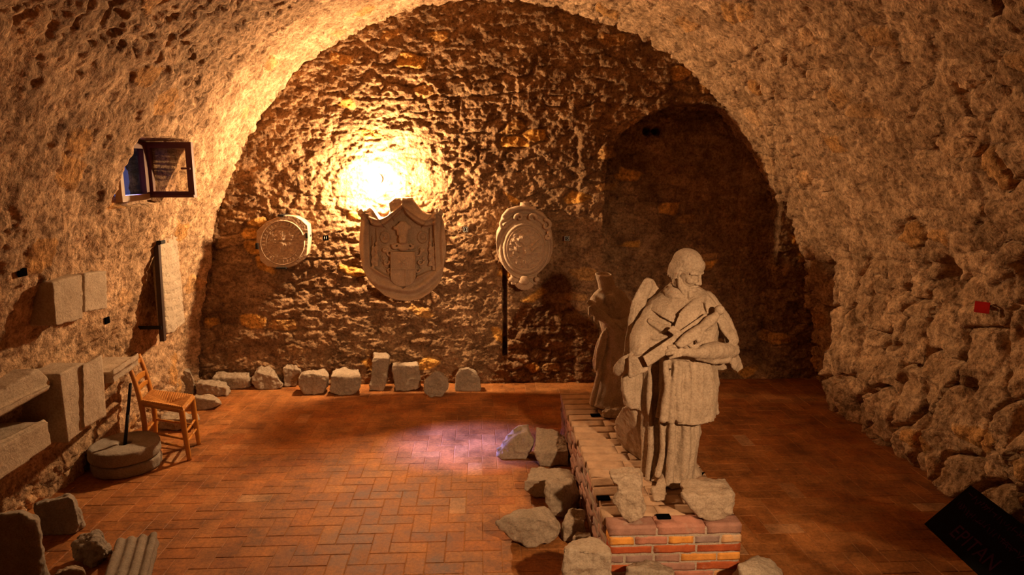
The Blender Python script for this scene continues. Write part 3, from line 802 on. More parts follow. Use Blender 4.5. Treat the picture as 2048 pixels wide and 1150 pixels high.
def shell(bm):
    for k in range(7):
        t = -.95 + k * .317
        cap(bm, [K.P(522, 850, .03), K.P(522 + 85 * math.sin(t), 862 + 82 * math.cos(t), .01)], [.018, .022], 8)
    for cu in (395, 640):
        ell(bm, K.P(cu, 855, .02), (.03, .03, .028))
    ell(bm, K.P(522, 860, .03), (.05, .04, .05)); box(bm, K.P(520, 860, -.12), (.26, .2, .11))
K.blobs('shell_pendant', shell, .007, root)

# ---- number plates
def plate(px, py, num, label, yoff, border=True, s=.052):
    p = atY(px, py, YF - yoff)
    root = empty('number_plate', p + Vector((0, .012, 0))); tag(root, label, 'sign', 'small number plates on the end wall')
    bm = bmesh.new(); box(bm, p + Vector((0, .006, 0)), (s, .012, s), bev=.001); bm_obj('plate', bm, M['black'], root)
    if border:
        bm = bmesh.new()
        for sx in (-1, 1):
            box(bm, p + Vector((sx * (s / 2 - .003), -.001, 0)), (.003, .002, s - .004)); box(bm, p + Vector((0, -.001, sx * (s / 2 - .003))), (s - .004, .002, .003))
        bm_obj('border', bm, M['white'], root)
    me = text_mesh(num, s * .72, .001); me.transform(Matrix.Translation(p + Vector((0, -.0012, 0))) @ Matrix.Rotation(PI / 2, 4, 'X'))
    link('numeral', me, M['white'], root, False)
    bm = bmesh.new(); box(bm, p + Vector((0, .012 + yoff / 2, 0)), (.012, yoff, .012)); bm_obj('fixing_pin', bm, M['iron'], root)
plate(651, 476, '11', 'black number plate reading 11 beside the octagonal medallion', .10, False)
plate(931, 459, '12', 'black number plate reading 12 between the arms and the cartouche', .09)
plate(1134, 477, '13', 'black number plate reading 13 right of the cartouche', .09)
# ------------------------------------------------------------------ window and open casement
win = empty('window_1', (WX, 5.31, WZ0)); tag(win, 'small deep window with a dusky pane in the left wall', 'window', kind='structure')
def frame(name, y0, y1, z0, z1, x, t, mats, d=.05, axis='x'):
    """four bars around an opening in the plane x = const"""
    for q_, (nm, c, s, mt) in enumerate((('sill', ((y0 + y1) / 2, z0), (y1 - y0, t), mats[0]), ('frame_head', ((y0 + y1) / 2, z1), (y1 - y0, t), mats[1]),
                         ('jamb', (y0, (z0 + z1) / 2), (t, z1 - z0), mats[2]), ('jamb', (y1, (z0 + z1) / 2), (t, z1 - z0), mats[3]))):
        bm = bmesh.new(); box(bm, (x, c[0], c[1]), (d - (.002 if q_ > 1 else 0), s[0] + (t if q_ < 2 else 0), s[1] - (t if q_ > 1 else 0))); bm_obj(nm, bm, M[mt], win)
frame('window_frame', 5.13, 5.51, 2.06, 2.45, WX + .015, .045, ('sillwood', 'framewood', 'sillwood', 'framewood'))
m, nt, b = newmat('old_window_glass')
b.inputs['Base Color'].default_value = (.75, .75, .95, 1); b.inputs['Roughness'].default_value = .15; b.inputs['Transmission Weight'].default_value = 1.0; b.inputs['IOR'].default_value = 1.1
M['pane'] = m
m, nt, b = newmat('casement_glass')
out = nt.nodes['Material Output']; tr = nd(nt, 'ShaderNodeBsdfTransparent'); tr.inputs[0].default_value = (.86, .84, .8, 1)
gl = nd(nt, 'ShaderNodeBsdfGlossy'); gl.inputs['Roughness'].default_value = .12; mxs = nd(nt, 'ShaderNodeMixShader'); mxs.inputs[0].default_value = .03
nt.links.new(tr.outputs[0], mxs.inputs[1]); nt.links.new(gl.outputs[0], mxs.inputs[2]); nt.links.new(mxs.outputs[0], out.inputs[0]); nt.nodes.remove(b)
M['glass'] = m
bm = bmesh.new(); box(bm, (WX + .005, 5.32, 2.255), (.004, .34, .35)); bm_obj('pane', bm, M['glass'], win)
# casement opened at a right angle into the room
cx0 = atY(293, 340, 5.58).x; cx1 = atY(388, 340, 5.58).x; cz1 = atY(300, 284, 5.58).z; cz0 = atY(300, 395, 5.58).z
cas = empty('window_casement', (cx0, 5.58, cz0)); tag(cas, 'dark red wooden window casement standing open from the left wall', 'window')
tb = .048
fr = empty('frame', (cx0, 5.58, cz0))
COL.objects.unlink(fr); bpy.data.objects.remove(fr)
bm = bmesh.new()
for c, s in ((((cx0 + cx1) / 2, cz0 + tb / 2), (cx1 - cx0, tb)), (((cx0 + cx1) / 2, cz1 - tb / 2), (cx1 - cx0, tb)), ((cx0 + tb / 2 + .001, (cz0 + cz1) / 2), (tb, cz1 - cz0 - 2 * tb)), ((cx1 - tb / 2 - .001, (cz0 + cz1) / 2), (tb, cz1 - cz0 - 2 * tb))):
    box(bm, (c[0], 5.58, c[1]), (s[0], .042 if s[0] > s[1] else .040, s[1]))
box(bm, ((cx0 + cx1) / 2, 5.55, cz0 + .012), (cx1 - cx0, .03, .022), bev=.004)
bm_obj('frame', bm, M['framewood'], cas)
bm = bmesh.new(); box(bm, ((cx0 + cx1) / 2, 5.582, (cz0 + cz1) / 2), (cx1 - cx0 - tb * 1.7, .004, cz1 - cz0 - tb * 1.7)); bm_obj('pane', bm, M['glass'], cas)
bm = bmesh.new(); hz = atY(380, 337, 5.58).z; box(bm, (cx1 - tb - .012, 5.555, hz), (.06, .014, .016), bev=.003); cap(bm, [(cx1 - tb / 2, 5.56, hz), (cx1 - tb / 2, 5.545, hz)], .012); bm_obj('handle', bm, M['framewood'], cas)
for z in (cz0 + .08, cz1 - .09):
    bm = bmesh.new(); cap(bm, [(cx0 - .012, 5.572, z - .03), (cx0 - .012, 5.572, z + .03)], .009); box(bm, (cx0 - .045, 5.575, z), (.08, .01, .035)); bm_obj('hinge', bm, M['rust'], cas)
# ------------------------------------------------------------------ tall inscribed slab on iron stays
def slab_thing():
    X = -2.72; z1 = 1.80; z0 = .86; y0, y1 = 5.88, 6.26
    root = empty('inscribed_slab', (X, (y0 + y1) / 2, z0)); tag(root, 'tall narrow inscribed stone slab on the left wall below the window', 'slab')
    ny, nz = 60, 170
    Yg, Zg = np.meshgrid(np.linspace(y0, y1, ny), np.linspace(z0, z1, nz), indexing='ij')
    w = .5 + .5 * np.sin((Zg - .02 * np.sin(Yg * 9)) / .075 * 2 * PI)
    let = (fbm(Yg / .018, Zg / .03, 0 * Yg, 2, 7) > .02) * (w > .55)
    e = np.minimum(np.minimum(Yg - y0, y1 - Yg), np.minimum(Zg - z0, z1 - Zg))
    Hh = -.006 * let + .006 * fbm(Yg / .2, Zg / .2, 0 * Yg, 3, 8) - .015 * np.clip(1 - e / .015, 0, 1) ** 2
    bot = .05 * fbm(Yg / .12, 0 * Yg, 0 * Yg, 3, 19) * (1 - sstep(0, .25, Zg - z0))
    Pg = np.stack([X + Hh, Yg, Zg + bot], -1)
    V = [tuple(p) for p in Pg.reshape(-1, 3)]; F = []
    for i in range(ny - 1):
        for j in range(nz - 1): F.append((i * nz + j, (i + 1) * nz + j, (i + 1) * nz + j + 1, i * nz + j + 1))
    ring = [i * nz for i in range(ny)] + [(ny - 1) * nz + j for j in range(1, nz)] + [i * nz + nz - 1 for i in range(ny - 2, -1, -1)] + [j for j in range(nz - 2, 0, -1)]
    o = len(V)
    for r in ring: V.append((X - .07, V[r][1], V[r][2]))
    n = len(ring)
    for k in range(n): F.append((ring[k], ring[(k + 1) % n], o + (k + 1) % n, o + k))
    F.append(tuple(range(o, o + n)))
    me = mesh_np('tablet', V, F); bm = bmesh.new(); bm.from_mesh(me); bmesh.ops.recalc_face_normals(bm, faces=bm.faces); bm.to_mesh(me); bm.free()
    link('tablet', me, M['lime'], root)
    a = atY(311, 440, y0 - .03); b = atY(326, 682, y0 - .03)
    bm = bmesh.new(); d = b - a
    box(bm, (a + b) / 2, (.045, .04, d.length), d.to_track_quat('Z', 'Y').to_matrix(), bev=.004); bm_obj('stay_post', bm, M['rust'], root)
    for py, L in ((485, .16), (655, .30)):
        p = atY(322, py, y0 - .055)
        bm = bmesh.new(); box(bm, p + Vector((-L / 2, 0, 0)), (L, .012, .03), bev=.002); box(bm, p + Vector((0, .03, 0)), (.012, .08, .03), bev=.002); bm_obj('clamp', bm, M['iron'], root)
slab_thing()

# ------------------------------------------------------------------ small dark tags
def wtag(px, py, X, label, s=(.05, .05), nm='name_plate'):
    p, nrm = on_wall(px, py); p = p + nrm * .012; bm = bmesh.new(); box(bm, p, (.012, s[0], s[1]), bev=.002); me = bpy.data.meshes.new(nm); bm.to_mesh(me); bm.free()
    return place(nm, me, M['black'], p, label, 'sign', None)
wtag(40, 545, -2.71, 'small black plate high at the left picture edge', (.075, .05))
wtag(211, 640, -2.74, 'small black plate under the smooth square tablet', (.06, .05))
p, nrm = on_wall(1978, 612); p = p + nrm * .05
root = empty('red_sign', p + Vector((.03, 0, 0))); tag(root, 'small bright red square sign on the right rock wall', 'sign')
bm = bmesh.new(); box(bm, p, (.010, .085, .075), Matrix.Rotation(.75, 3, 'Z'), bev=.001); bm_obj('sign_face', bm, M['red'], root)
bm = bmesh.new(); box(bm, p + Vector((.05, .035, 0)), (.09, .02, .02)); bm_obj('fixing_pin', bm, M['iron'], root)

# ------------------------------------------------------------------ black inscribed slab leaning at the right
def black_slab():
    A0 = atZ(1848, 1048, 0); B0 = atZ(1958, 1152, 0); ax = (B0 - A0).normalized()
    T0 = atX(1925, 958, A0.x + .27)
    up = (T0 - A0); up = (up - ax * up.dot(ax)); hgt = up.length; up.normalize(); n = ax.cross(up)
    if n.z < 0: n = -n
    R = Matrix((ax, up, n)).transposed()
    L = 1.7
    root = empty('black_slab', A0 + ax * L / 2); tag(root, 'black inscribed stone slab leaning on the right wall, lower right corner', 'slab')
    bm = bmesh.new(); box(bm, A0 + ax * L / 2 + up * hgt / 2 - n * .02, (L, hgt, .045), R, bev=.004); bm_obj('stone', bm, M['slab'], root)
    W = R.to_4x4()
    me = text_mesh('EPITAN', .125, .0012); me.transform(Matrix.Translation(A0 + ax * .40 + up * hgt * .26 + n * .0035) @ W); link('lettering', me, M['purple'], root, False)
    for v, u0, u1, s in ((.62, .06, 1.3, .05), (.86, .06, 1.3, .045)):   # illegible worn rows
        rng = random.Random(int(v * 100)); bm = bmesh.new(); u = u0
        while u < u1:
            for k in range(rng.choice((1, 2))):
                q = Matrix.Rotation(rng.choice((0, 0, .5, -.5, 1.57)), 3, 'Z')
                box(bm, A0 + ax * u + up * (hgt * v + rng.uniform(-.01, .01)) + n * .0035, (.005, s * rng.uniform(.5, .9), .002), R @ q)
            u += rng.uniform(.02, .034)
        bm_obj('lettering', bm, M['purple'], root)
black_slab()

# ------------------------------------------------------------------ millstone
def millstone():
    c = Vector((-2.755, 5.10, 0)); r = .247
    root = empty('millstone', c); tag(root, 'pair of round millstones with an upright iron spindle beside the chair', 'millstone')
    def disc(name, z0, z1, rr, dx, hole):
        bm = bmesh.new(); prof = [(hole, z1 - .01), (hole + .012, z1), (rr - .02, z1), (rr - .006, z1 - .006), (rr, z1 - .022), (rr, z0 + .02), (rr - .008, z0 + .004), (rr - .02, z0), (hole, z0)]
        n = 72; vs = [[bm.verts.new((c.x + dx + x * math.cos(2 * PI * k / n), c.y + x * math.sin(2 * PI * k / n), z)) for x, z in prof] for k in range(n)]
        for k in range(n):
            for i in range(len(prof)):
                a, b = vs[k], vs[(k + 1) % n]; bm.faces.new((a[i], a[(i + 1) % len(prof)], b[(i + 1) % len(prof)], b[i]))
        bmesh.ops.recalc_face_normals(bm, faces=bm.faces)
        me = bpy.data.meshes.new(name); bm.to_mesh(me); bm.free()
        me = eval_mods(me, [('REMESH', dict(mode='VOXEL', voxel_size=.008)), ('SMOOTH', dict(iterations=2))]); rough(me, .008, .06, int(z1 * 1000), 4, 0); me.name = name
        link(name, me, M['mill'], root)
    disc('bed_stone', 0, .092, r - .004, .005, .02)
    disc('runner_stone', .094, .20, r, 0, .042)
    a = atY(250, 888, 5.10); b = atY(261, 768, 5.10)
    bm = bmesh.new(); cap(bm, [(a.x, a.y, .05), a, (a + b) / 2, b], [.014, .013, .012, .011]); bm_obj('spindle', bm, M['iron'], root, True)
millstone()

# ------------------------------------------------------------------ rush seated chair
def tube(bm, pts, rad, seg=14):
    pts = [Vector(p) for p in pts]; rings = []
    for i, p in enumerate(pts):
        d = (pts[min(i + 1, len(pts) - 1)] - pts[max(i - 1, 0)]).normalized()
        x = d.orthogonal().normalized() if not rings else (px - d * px.dot(d)).normalized(); px = x; y = d.cross(x)
        rings.append([bm.verts.new(p + (x * math.cos(2 * PI * k / seg) + y * math.sin(2 * PI * k / seg)) * rad[i]) for k in range(seg)])
    for a, b in zip(rings, rings[1:]):
        for k in range(seg): bm.faces.new((a[k], a[(k + 1) % seg], b[(k + 1) % seg], b[k]))
    bm.faces.new(rings[0][::-1]); bm.faces.new(rings[-1])
def chair():
    fA = atZ(379, 920); fB = atZ(398, 889); b2 = atZ(312, 876)
    sd = (fA - fB); dp = (b2 - fB)
    b1 = b2 + sd * .86
    hs = .405
    root = empty('rush_chair', (fA + fB + b1 + b2) / 4); tag(root, 'orange wooden ladder-back chair with woven rush seat by the left wall', 'chair')
    dn = dp.normalized()
    up = Vector((0, 0, 1))
    def leg(name, pts, rad): 
        bm = bmesh.new(); n = 22
        P_ = spl(pts, n); R_ = np.interp(np.linspace(0, 1, n), np.linspace(0, 1, len(rad)), rad)
        tube(bm, P_, list(R_), 14); return bm_obj(name, bm, M['chairwood'], root, True)
    # front legs splay a little forward
    tA = fA + dn * .035 + up * (hs + .012); tB = fB + dn * .03 + up * (hs + .012)
    leg('leg', [fA, fA + dn * .02 + up * .2, tA], [.017, .021, .022]); leg('leg', [fB, fB + dn * .016 + up * .2, tB], [.017, .021, .022])
    posts = []
    for bb in (b1, b2):
        p = [bb, bb + up * .22 - dn * .01, bb + up * hs + dn * .005, bb + up * .58 + dn * .045, bb + up * .735 + dn * .10]
        leg('back_post', p, [.016, .020, .021, .019, .016]); posts.append(spl(p, 60))
    def on(post, z):
        i = int(np.argmin(np.abs(post[:, 2] - z))); return Vector(post[i])
    for z, h in ((.69, .045), (.585, .055), (.50, .045)):
        a, b = on(posts[0], z), on(posts[1], z); bm = bmesh.new()
        for k in range(10):
            t = k / 10; q0 = a.lerp(b, t) + dn * .02 * math.sin(PI * t); q1 = a.lerp(b, t + .1) + dn * .02 * math.sin(PI * (t + .1))
            hh = h * (.75 + .25 * math.sin(PI * (t + .05)))
            d = q1 - q0; X_ = d.normalized(); Y_ = up.cross(X_).normalized(); box(bm, (q0 + q1) / 2, (d.length * 1.08, .014, hh), Matrix((X_, Y_, X_.cross(Y_))).transposed())
        me = voxel(bm, .004, 3); me.name = 'back_slat'; link('back_slat', me, M['chairwood'], root)
    rails = ((fA + dn * .014 + up * .14, fB + dn * .012 + up * .14), (fA + dn * .02 + up * .22, fB + dn * .018 + up * .22), (fA + dn * .014 + up * .17, b1 + up * .17), (fB + dn * .012 + up * .17, b2 + up * .17), (b1 + up * .15, b2 + up * .15), (fA + dn * .01 + up * .10, b1 + up * .10))
    for a, b in rails:
        bm = bmesh.new(); cap(bm, [a, (a + b) / 2, b], [.008, .011, .008], 10); bm_obj('stretcher', bm, M['chairwood'], root, True)
    # rush seat: four triangles of cord meeting in the middle
    c00, c10, c11, c01 = tA + up * -.01, tB + up * -.01, b2 + up * hs, b1 + up * hs
    c00 = c00 - dn * .01; c10 = c10 - dn * .01
    n = 90
    U, Vv = np.meshgrid(np.linspace(-.02, 1.02, n), np.linspace(-.02, 1.02, n), indexing='ij')
    Pq = sum(np.array(c)[None, None] * w[..., None] for c, w in ((c00, (1 - U) * (1 - Vv)), (c10, U * (1 - Vv)), (c11, U * Vv), (c01, (1 - U) * Vv)))
    du_, dv_ = np.abs(U - .5), np.abs(Vv - .5)
    cord = np.where(du_ > dv_, np.sin(dv_ * 2 * 60), np.sin(du_ * 2 * 60))
    dome = .020 * np.maximum(du_, dv_) ** 2 * 4 - .030 * np.exp(-(du_ ** 2 + dv_ ** 2) / .05)
    top = Pq.copy(); top[..., 2] += dome + .0022 * cord + .012
    ee = np.minimum(np.minimum(U + .02, 1.02 - U), np.minimum(Vv + .02, 1.02 - Vv)); top[..., 2] -= .018 * np.clip(1 - ee / .03, 0, 1) ** 2
    botm = Pq.copy(); botm[..., 2] -= .020
    V = [tuple(p) for p in top.reshape(-1, 3)] + [tuple(p) for p in botm.reshape(-1, 3)]; F = []
    N = n * n
    for i in range(n - 1):
        for j in range(n - 1):
            a = i * n + j; F.append((a, a + n, a + n + 1, a + 1)); F.append((N + a, N + a + 1, N + a + n + 1, N + a + n))
    ring = [i * n for i in range(n)] + [(n - 1) * n + j for j in range(1, n)] + [i * n + n - 1 for i in range(n - 2, -1, -1)] + [j for j in range(n - 2, 0, -1)]
    for k in range(len(ring)): a, b = ring[k], ring[(k + 1) % len(ring)]; F.append((a, b, N + b, N + a))
    me = mesh_np('rush_seat', V, F); bm = bmesh.new(); bm.from_mesh(me); bmesh.ops.recalc_face_normals(bm, faces=bm.faces); bm.to_mesh(me); bm.free()
    M['rush'] = stone_mat('rush', (.42, .17, .04), (.62, .29, .08), 30, .4, 120)
    link('rush_seat', me, M['rush'], root)
    bm = bmesh.new()
    for a, b in ((c00, c10), (c10, c11), (c11, c01), (c01, c00)): cap(bm, [a, b], .013, 10)
    bm_obj('seat_rail', bm, M['chairwood'], root, True)
chair()

# ------------------------------------------------------------------ brick plinth
PX0, PX1, PY0, PY1 = .683, 1.414, 3.37, 5.60
def plinth():
    root = empty('brick_plinth', ((PX0 + PX1) / 2, (PY0 + PY1) / 2, 0)); tag(root, 'long low brick plinth carrying the two statues', 'plinth')
    rng = random.Random(21)
    V, F, C = [], [], []
    def brick(x0, x1, y0, y1, z0, z1, rough_=.004, c=None):
        bm = bmesh.new(); r = bmesh.ops.create_cube(bm, size=1)
        for v in bm.verts:
            v.co = Vector(((x0 + x1) / 2 + v.co.x * (x1 - x0), (y0 + y1) / 2 + v.co.y * (y1 - y0), (z0 + z1) / 2 + v.co.z * (z1 - z0)))
        bmesh.ops.bevel(bm, geom=list(bm.edges), offset=.0035, segments=2, affect='EDGES')
        bmesh.ops.subdivide_edges(bm, edges=[e for e in bm.edges if e.calc_length() > .03], cuts=4, use_grid_fill=True)
        co = np.array([tuple(v.co) for v in bm.verts]); q = co / .035
        for k in range(3): co[:, k] += rough_ * fbm(q[:, 0], q[:, 1], q[:, 2], 3, 50 + k + rng.randrange(900))
        b0 = len(V); V.extend(map(tuple, co)); bm.verts.index_update()
        F.extend([tuple(b0 + v.index for v in f.verts) for f in bm.faces])
        C.extend([rng.random() if c is None else c] * len(co)); bm.free()
    j = .0065
    rows = 6; rh = (PZ - .062) / rows; zt = PZ
    bl = (PX1 - PX0) / 3
    # palette positions in the ramp for the front face, top course first
    # front courses, top one first: (share of the width, tone)
    fc = [[(.36, .61), (.36, .52), (.28, .60)], [(.19, .04), (.25, .50), (.20, .06), (.20, .74), (.16, .21)], [(.33, .35), (.33, .41), (.34, .36)],
          [(.12, .68), (.22, .70), (.20, .63), (.28, .10), (.18, .07)], [(.30, .42), (.36, .60), (.34, .40)], [(.2, .66), (.3, .35), (.3, .5), (.2, .2)], [(.33, .4), (.33, .6), (.34, .5)]]
    for r_ in range(rows + 1):
        z1 = PZ - (0 if r_ == 0 else .062 + (r_ - 1) * rh); z0 = PZ - .062 if r_ == 0 else z1 - rh
        if r_ == 0: continue
        x = PX0
        for fr_, tone in fc[r_ % 7]:
            b = min(x + fr_ * (PX1 - PX0), PX1); brick(x + j / 2, b - j / 2, PY0 + rng.uniform(0, .004), PY0 + .11, z0 + j / 2, z1 - j / 2, .005, c=tone); x = b
        # long sides
        for xs0, xs1 in ((PX0, PX0 + .11), (PX1 - .11, PX1)):
            y = PY0 + .115 + (0 if r_ % 2 else -.06)
            while y < PY1 - .02:
                a, b = max(y, PY0 + .115), min(y + .235, PY1)
                if b - a > .03: brick(xs0 + rng.uniform(-.012, .008), xs1, a + j / 2, b - j / 2, z0 + j / 2, z1 - j / 2, .010, c=rng.uniform(.55, .72))
                y += .235
    # top course of headers laid across, in two lengths
    y = PY0; pitch = .121; i = 0
    while y < PY1 - .05:
        y1 = min(y + pitch, PY1)
        cuts = [PX0, PX0 + .24, PX0 + .48, PX1]; 
        if i % 2: cuts = [PX0, PX0 + .30, PX0 + .54, PX1]
        if i == 0: cuts = [PX0, PX0 + .26, PX0 + .53, PX1]
        for a, b in zip(cuts, cuts[1:]):
            brick(a + (rng.uniform(-.014, .006) if a == PX0 else j / 2), b - j / 3, y + .003, y1 - .003, PZ - .062 + j / 2, PZ + rng.uniform(-.006, -.004), .0035, c=((.61, .52, .60)[cuts.index(a)] if i == 0 else rng.uniform(.86, 1)))
        y = y1; i += 1
    me = mesh_np('brickwork', V, F); fattr(me, 'cell', C)
    m, nt, b = newmat('plinth_brick'); tc = nd(nt, 'ShaderNodeTexCoord'); v = tc.outputs['Object']
    at = nd(nt, 'ShaderNodeAttribute', attribute_name='cell')
    r = ramp(nt, at.outputs['Fac'], [(0, (.80, .36, .07)), (.17, (.74, .32, .08)), (.22, (.70, .44, .24)), (.32, (.42, .09, .03)), (.44, (.50, .13, .045)), (.52, (.50, .24, .17)), (.63, (.36, .20, .15)), (.74, (.33, .23, .20)), (.84, (.44, .29, .18)), (1, (.53, .35, .22))])
    n1 = noise_node(nt, v, 14, 6, .7); r1 = ramp(nt, n1.outputs[0], [(.3, (.72, .68, .66)), (.6, (1.05, 1.03, 1))])
    mx = nd(nt, 'ShaderNodeMix', data_type='RGBA', blend_type='MULTIPLY'); mx.inputs[0].default_value = 1
    nt.links.new(r.outputs[0], mx.inputs[6]); nt.links.new(r1.outputs[0], mx.inputs[7])
    n3 = noise_node(nt, v, 9, 5, .65); r3 = ramp(nt, n3.outputs[0], [(.58, (0, 0, 0)), (.72, (.45, .45, .45))])   # lime smears on the brick faces
    m3 = nd(nt, 'ShaderNodeMix', data_type='RGBA'); nt.links.new(r3.outputs[0], m3.inputs[0]); nt.links.new(mx.outputs[2], m3.inputs[6]); m3.inputs[7].default_value = (.55, .44, .34, 1)
    nt.links.new(m3.outputs[2], b.inputs['Base Color']); b.inputs['Roughness'].default_value = .9; b.inputs['Specular IOR Level'].default_value = .2
    n2 = noise_node(nt, v, 60, 6, .7); bp = nd(nt, 'ShaderNodeBump'); bp.inputs['Strength'].default_value = .6; bp.inputs['Distance'].default_value = .006
    nt.links.new(n2.outputs[0], bp.inputs['Height']); nt.links.new(bp.outputs[0], b.inputs['Normal'])
    link('brickwork', me, m, root)
    bm = bmesh.new(); box(bm, ((PX0 + PX1) / 2, (PY0 + PY1) / 2, (PZ - .016) / 2), (PX1 - PX0 - .010, PY1 - PY0 - .010, PZ - .020), bev=.01)
    M['mortar'] = stone_mat('lime_mortar', (.42, .33, .25), (.52, .42, .32), 12, .6, 60)
    bm_obj('mortar_core', bm, M['mortar'], root)
plinth()
for px, py, lab in ((1191, 830, 'small black name plate on the plinth beside the rear statue'), (1207, 996, 'small black name plate on the plinth left of the waisted stone'), (1327, 1033, 'small black name plate on the front edge of the plinth')):
    p = atZ(px, py, PZ + .005); bm = bmesh.new(); box(bm, p, (.075, .045, .010), bev=.001); me = bpy.data.meshes.new('name_plate'); bm.to_mesh(me); bm.free()
    place('name_plate', me, M['black'], p - Vector((0, 0, .005)), lab, 'sign')
# ------------------------------------------------------------------ statues
class Fig:
    def __init__(s, Y): s.Y = Y
    def S(s, px, py, w=0.0): return atY(px, py, s.Y - w)
    def loft(s, bm, secs, amp=.08, seed=0, nf=2.2, n=150, m=70, zf=None, pinch=None):
        """secs: (x left, x right, y, w, depth radius): stacked closed rings with drapery folds"""
        raw = []
        for xl, xr, y, w, ry in secs:
            a, b = s.S(xl, y, w), s.S(xr, y, w); c = (a + b) / 2
            raw.append((c.x, c.y, c.z, (b - a).length / 2, ry))
        R = spl(raw, m)
        th = np.linspace(0, 2 * PI, n, endpoint=False)
        t = np.linspace(0, 1, m)
        TT, TH = np.meshgrid(t, th, indexing='ij')
        f = ridged(np.cos(TH) * nf + 10, np.sin(TH) * nf + 20, TT * .9 + .35 * fbm(np.cos(TH) * 2, np.sin(TH) * 2, TT * 2, 2, seed + 5), 2, seed)
        r = 1 + amp * (f - .25)
        X = R[:, 0:1] + R[:, 3:4] * r * np.cos(TH); Y = R[:, 1:2] + R[:, 4:5] * r * np.sin(TH); Z = np.repeat(R[:, 2:3], n, 1).copy()
        if zf is not None: Z = Z + zf(TH, TT)
        vs = [[bm.verts.new((X[i, j], Y[i, j], Z[i, j])) for j in range(n)] for i in range(m)]
        for i in range(m - 1):
            for j in range(n): bm.faces.new((vs[i][j], vs[i + 1][j], vs[i + 1][(j + 1) % n], vs[i][(j + 1) % n]))
        bm.faces.new(vs[0]); bm.faces.new(vs[-1][::-1])
    def caps(s, bm, pts, seg=14):
        cap(bm, [s.S(*p[:3]) for p in pts], [p[3] for p in pts], seg)
    def hull(s, bm, pts): hull(bm, [s.S(*p) for p in pts])
    def sheet(s, bm, rows, thick=.018, n=40, m=50):
        """rows of points, smoothed and thickened"""
        A_ = [spl([s.S(*p) for p in row], n) for row in rows]
        G = np.stack([catmull(np.array([a[j] for a in A_]), m)[0] for j in range(n)], 1)
        du, dv = np.gradient(G, axis=0), np.gradient(G, axis=1); N = np.cross(du, dv); N /= np.linalg.norm(N, axis=-1)[..., None] + 1e-9
        T_, Bt = G + N * thick / 2, G - N * thick / 2
        va = [[bm.verts.new(T_[i, j]) for j in range(n)] for i in range(m)]; vb = [[bm.verts.new(Bt[i, j]) for j in range(n)] for i in range(m)]
        for i in range(m - 1):
            for j in range(n - 1):
                bm.faces.new((va[i][j], va[i + 1][j], va[i + 1][j + 1], va[i][j + 1])); bm.faces.new((vb[i][j], vb[i][j + 1], vb[i + 1][j + 1], vb[i + 1][j]))
        ring = [(i, 0) for i in range(m)] + [(m - 1, j) for j in range(1, n)] + [(i, n - 1) for i in range(m - 2, -1, -1)] + [(0, j) for j in range(n - 2, 0, -1)]
        for k in range(len(ring)):
            a, b = ring[k], ring[(k + 1) % len(ring)]
            bm.faces.new((va[a[0]][a[1]], vb[a[0]][a[1]], vb[b[0]][b[1]], va[b[0]][b[1]]))
    def part(s, name, fn, parent, vox=.006, amp=.005, sc=.045, smooth=1, mat='statue', label=None):
        bm = bmesh.new(); fn(bm); bmesh.ops.recalc_face_normals(bm, faces=bm.faces)
        me = voxel(bm, vox, smooth); SEED[0] += 3; rough(me, amp, sc, SEED[0], 4); me.name = name
        c = vco(me); c[:, 2] = np.maximum(c[:, 2], PZ + .002); setco(me, c)
        o = link(name, me, M[mat], parent)
        if label: o['label'] = label
        return o

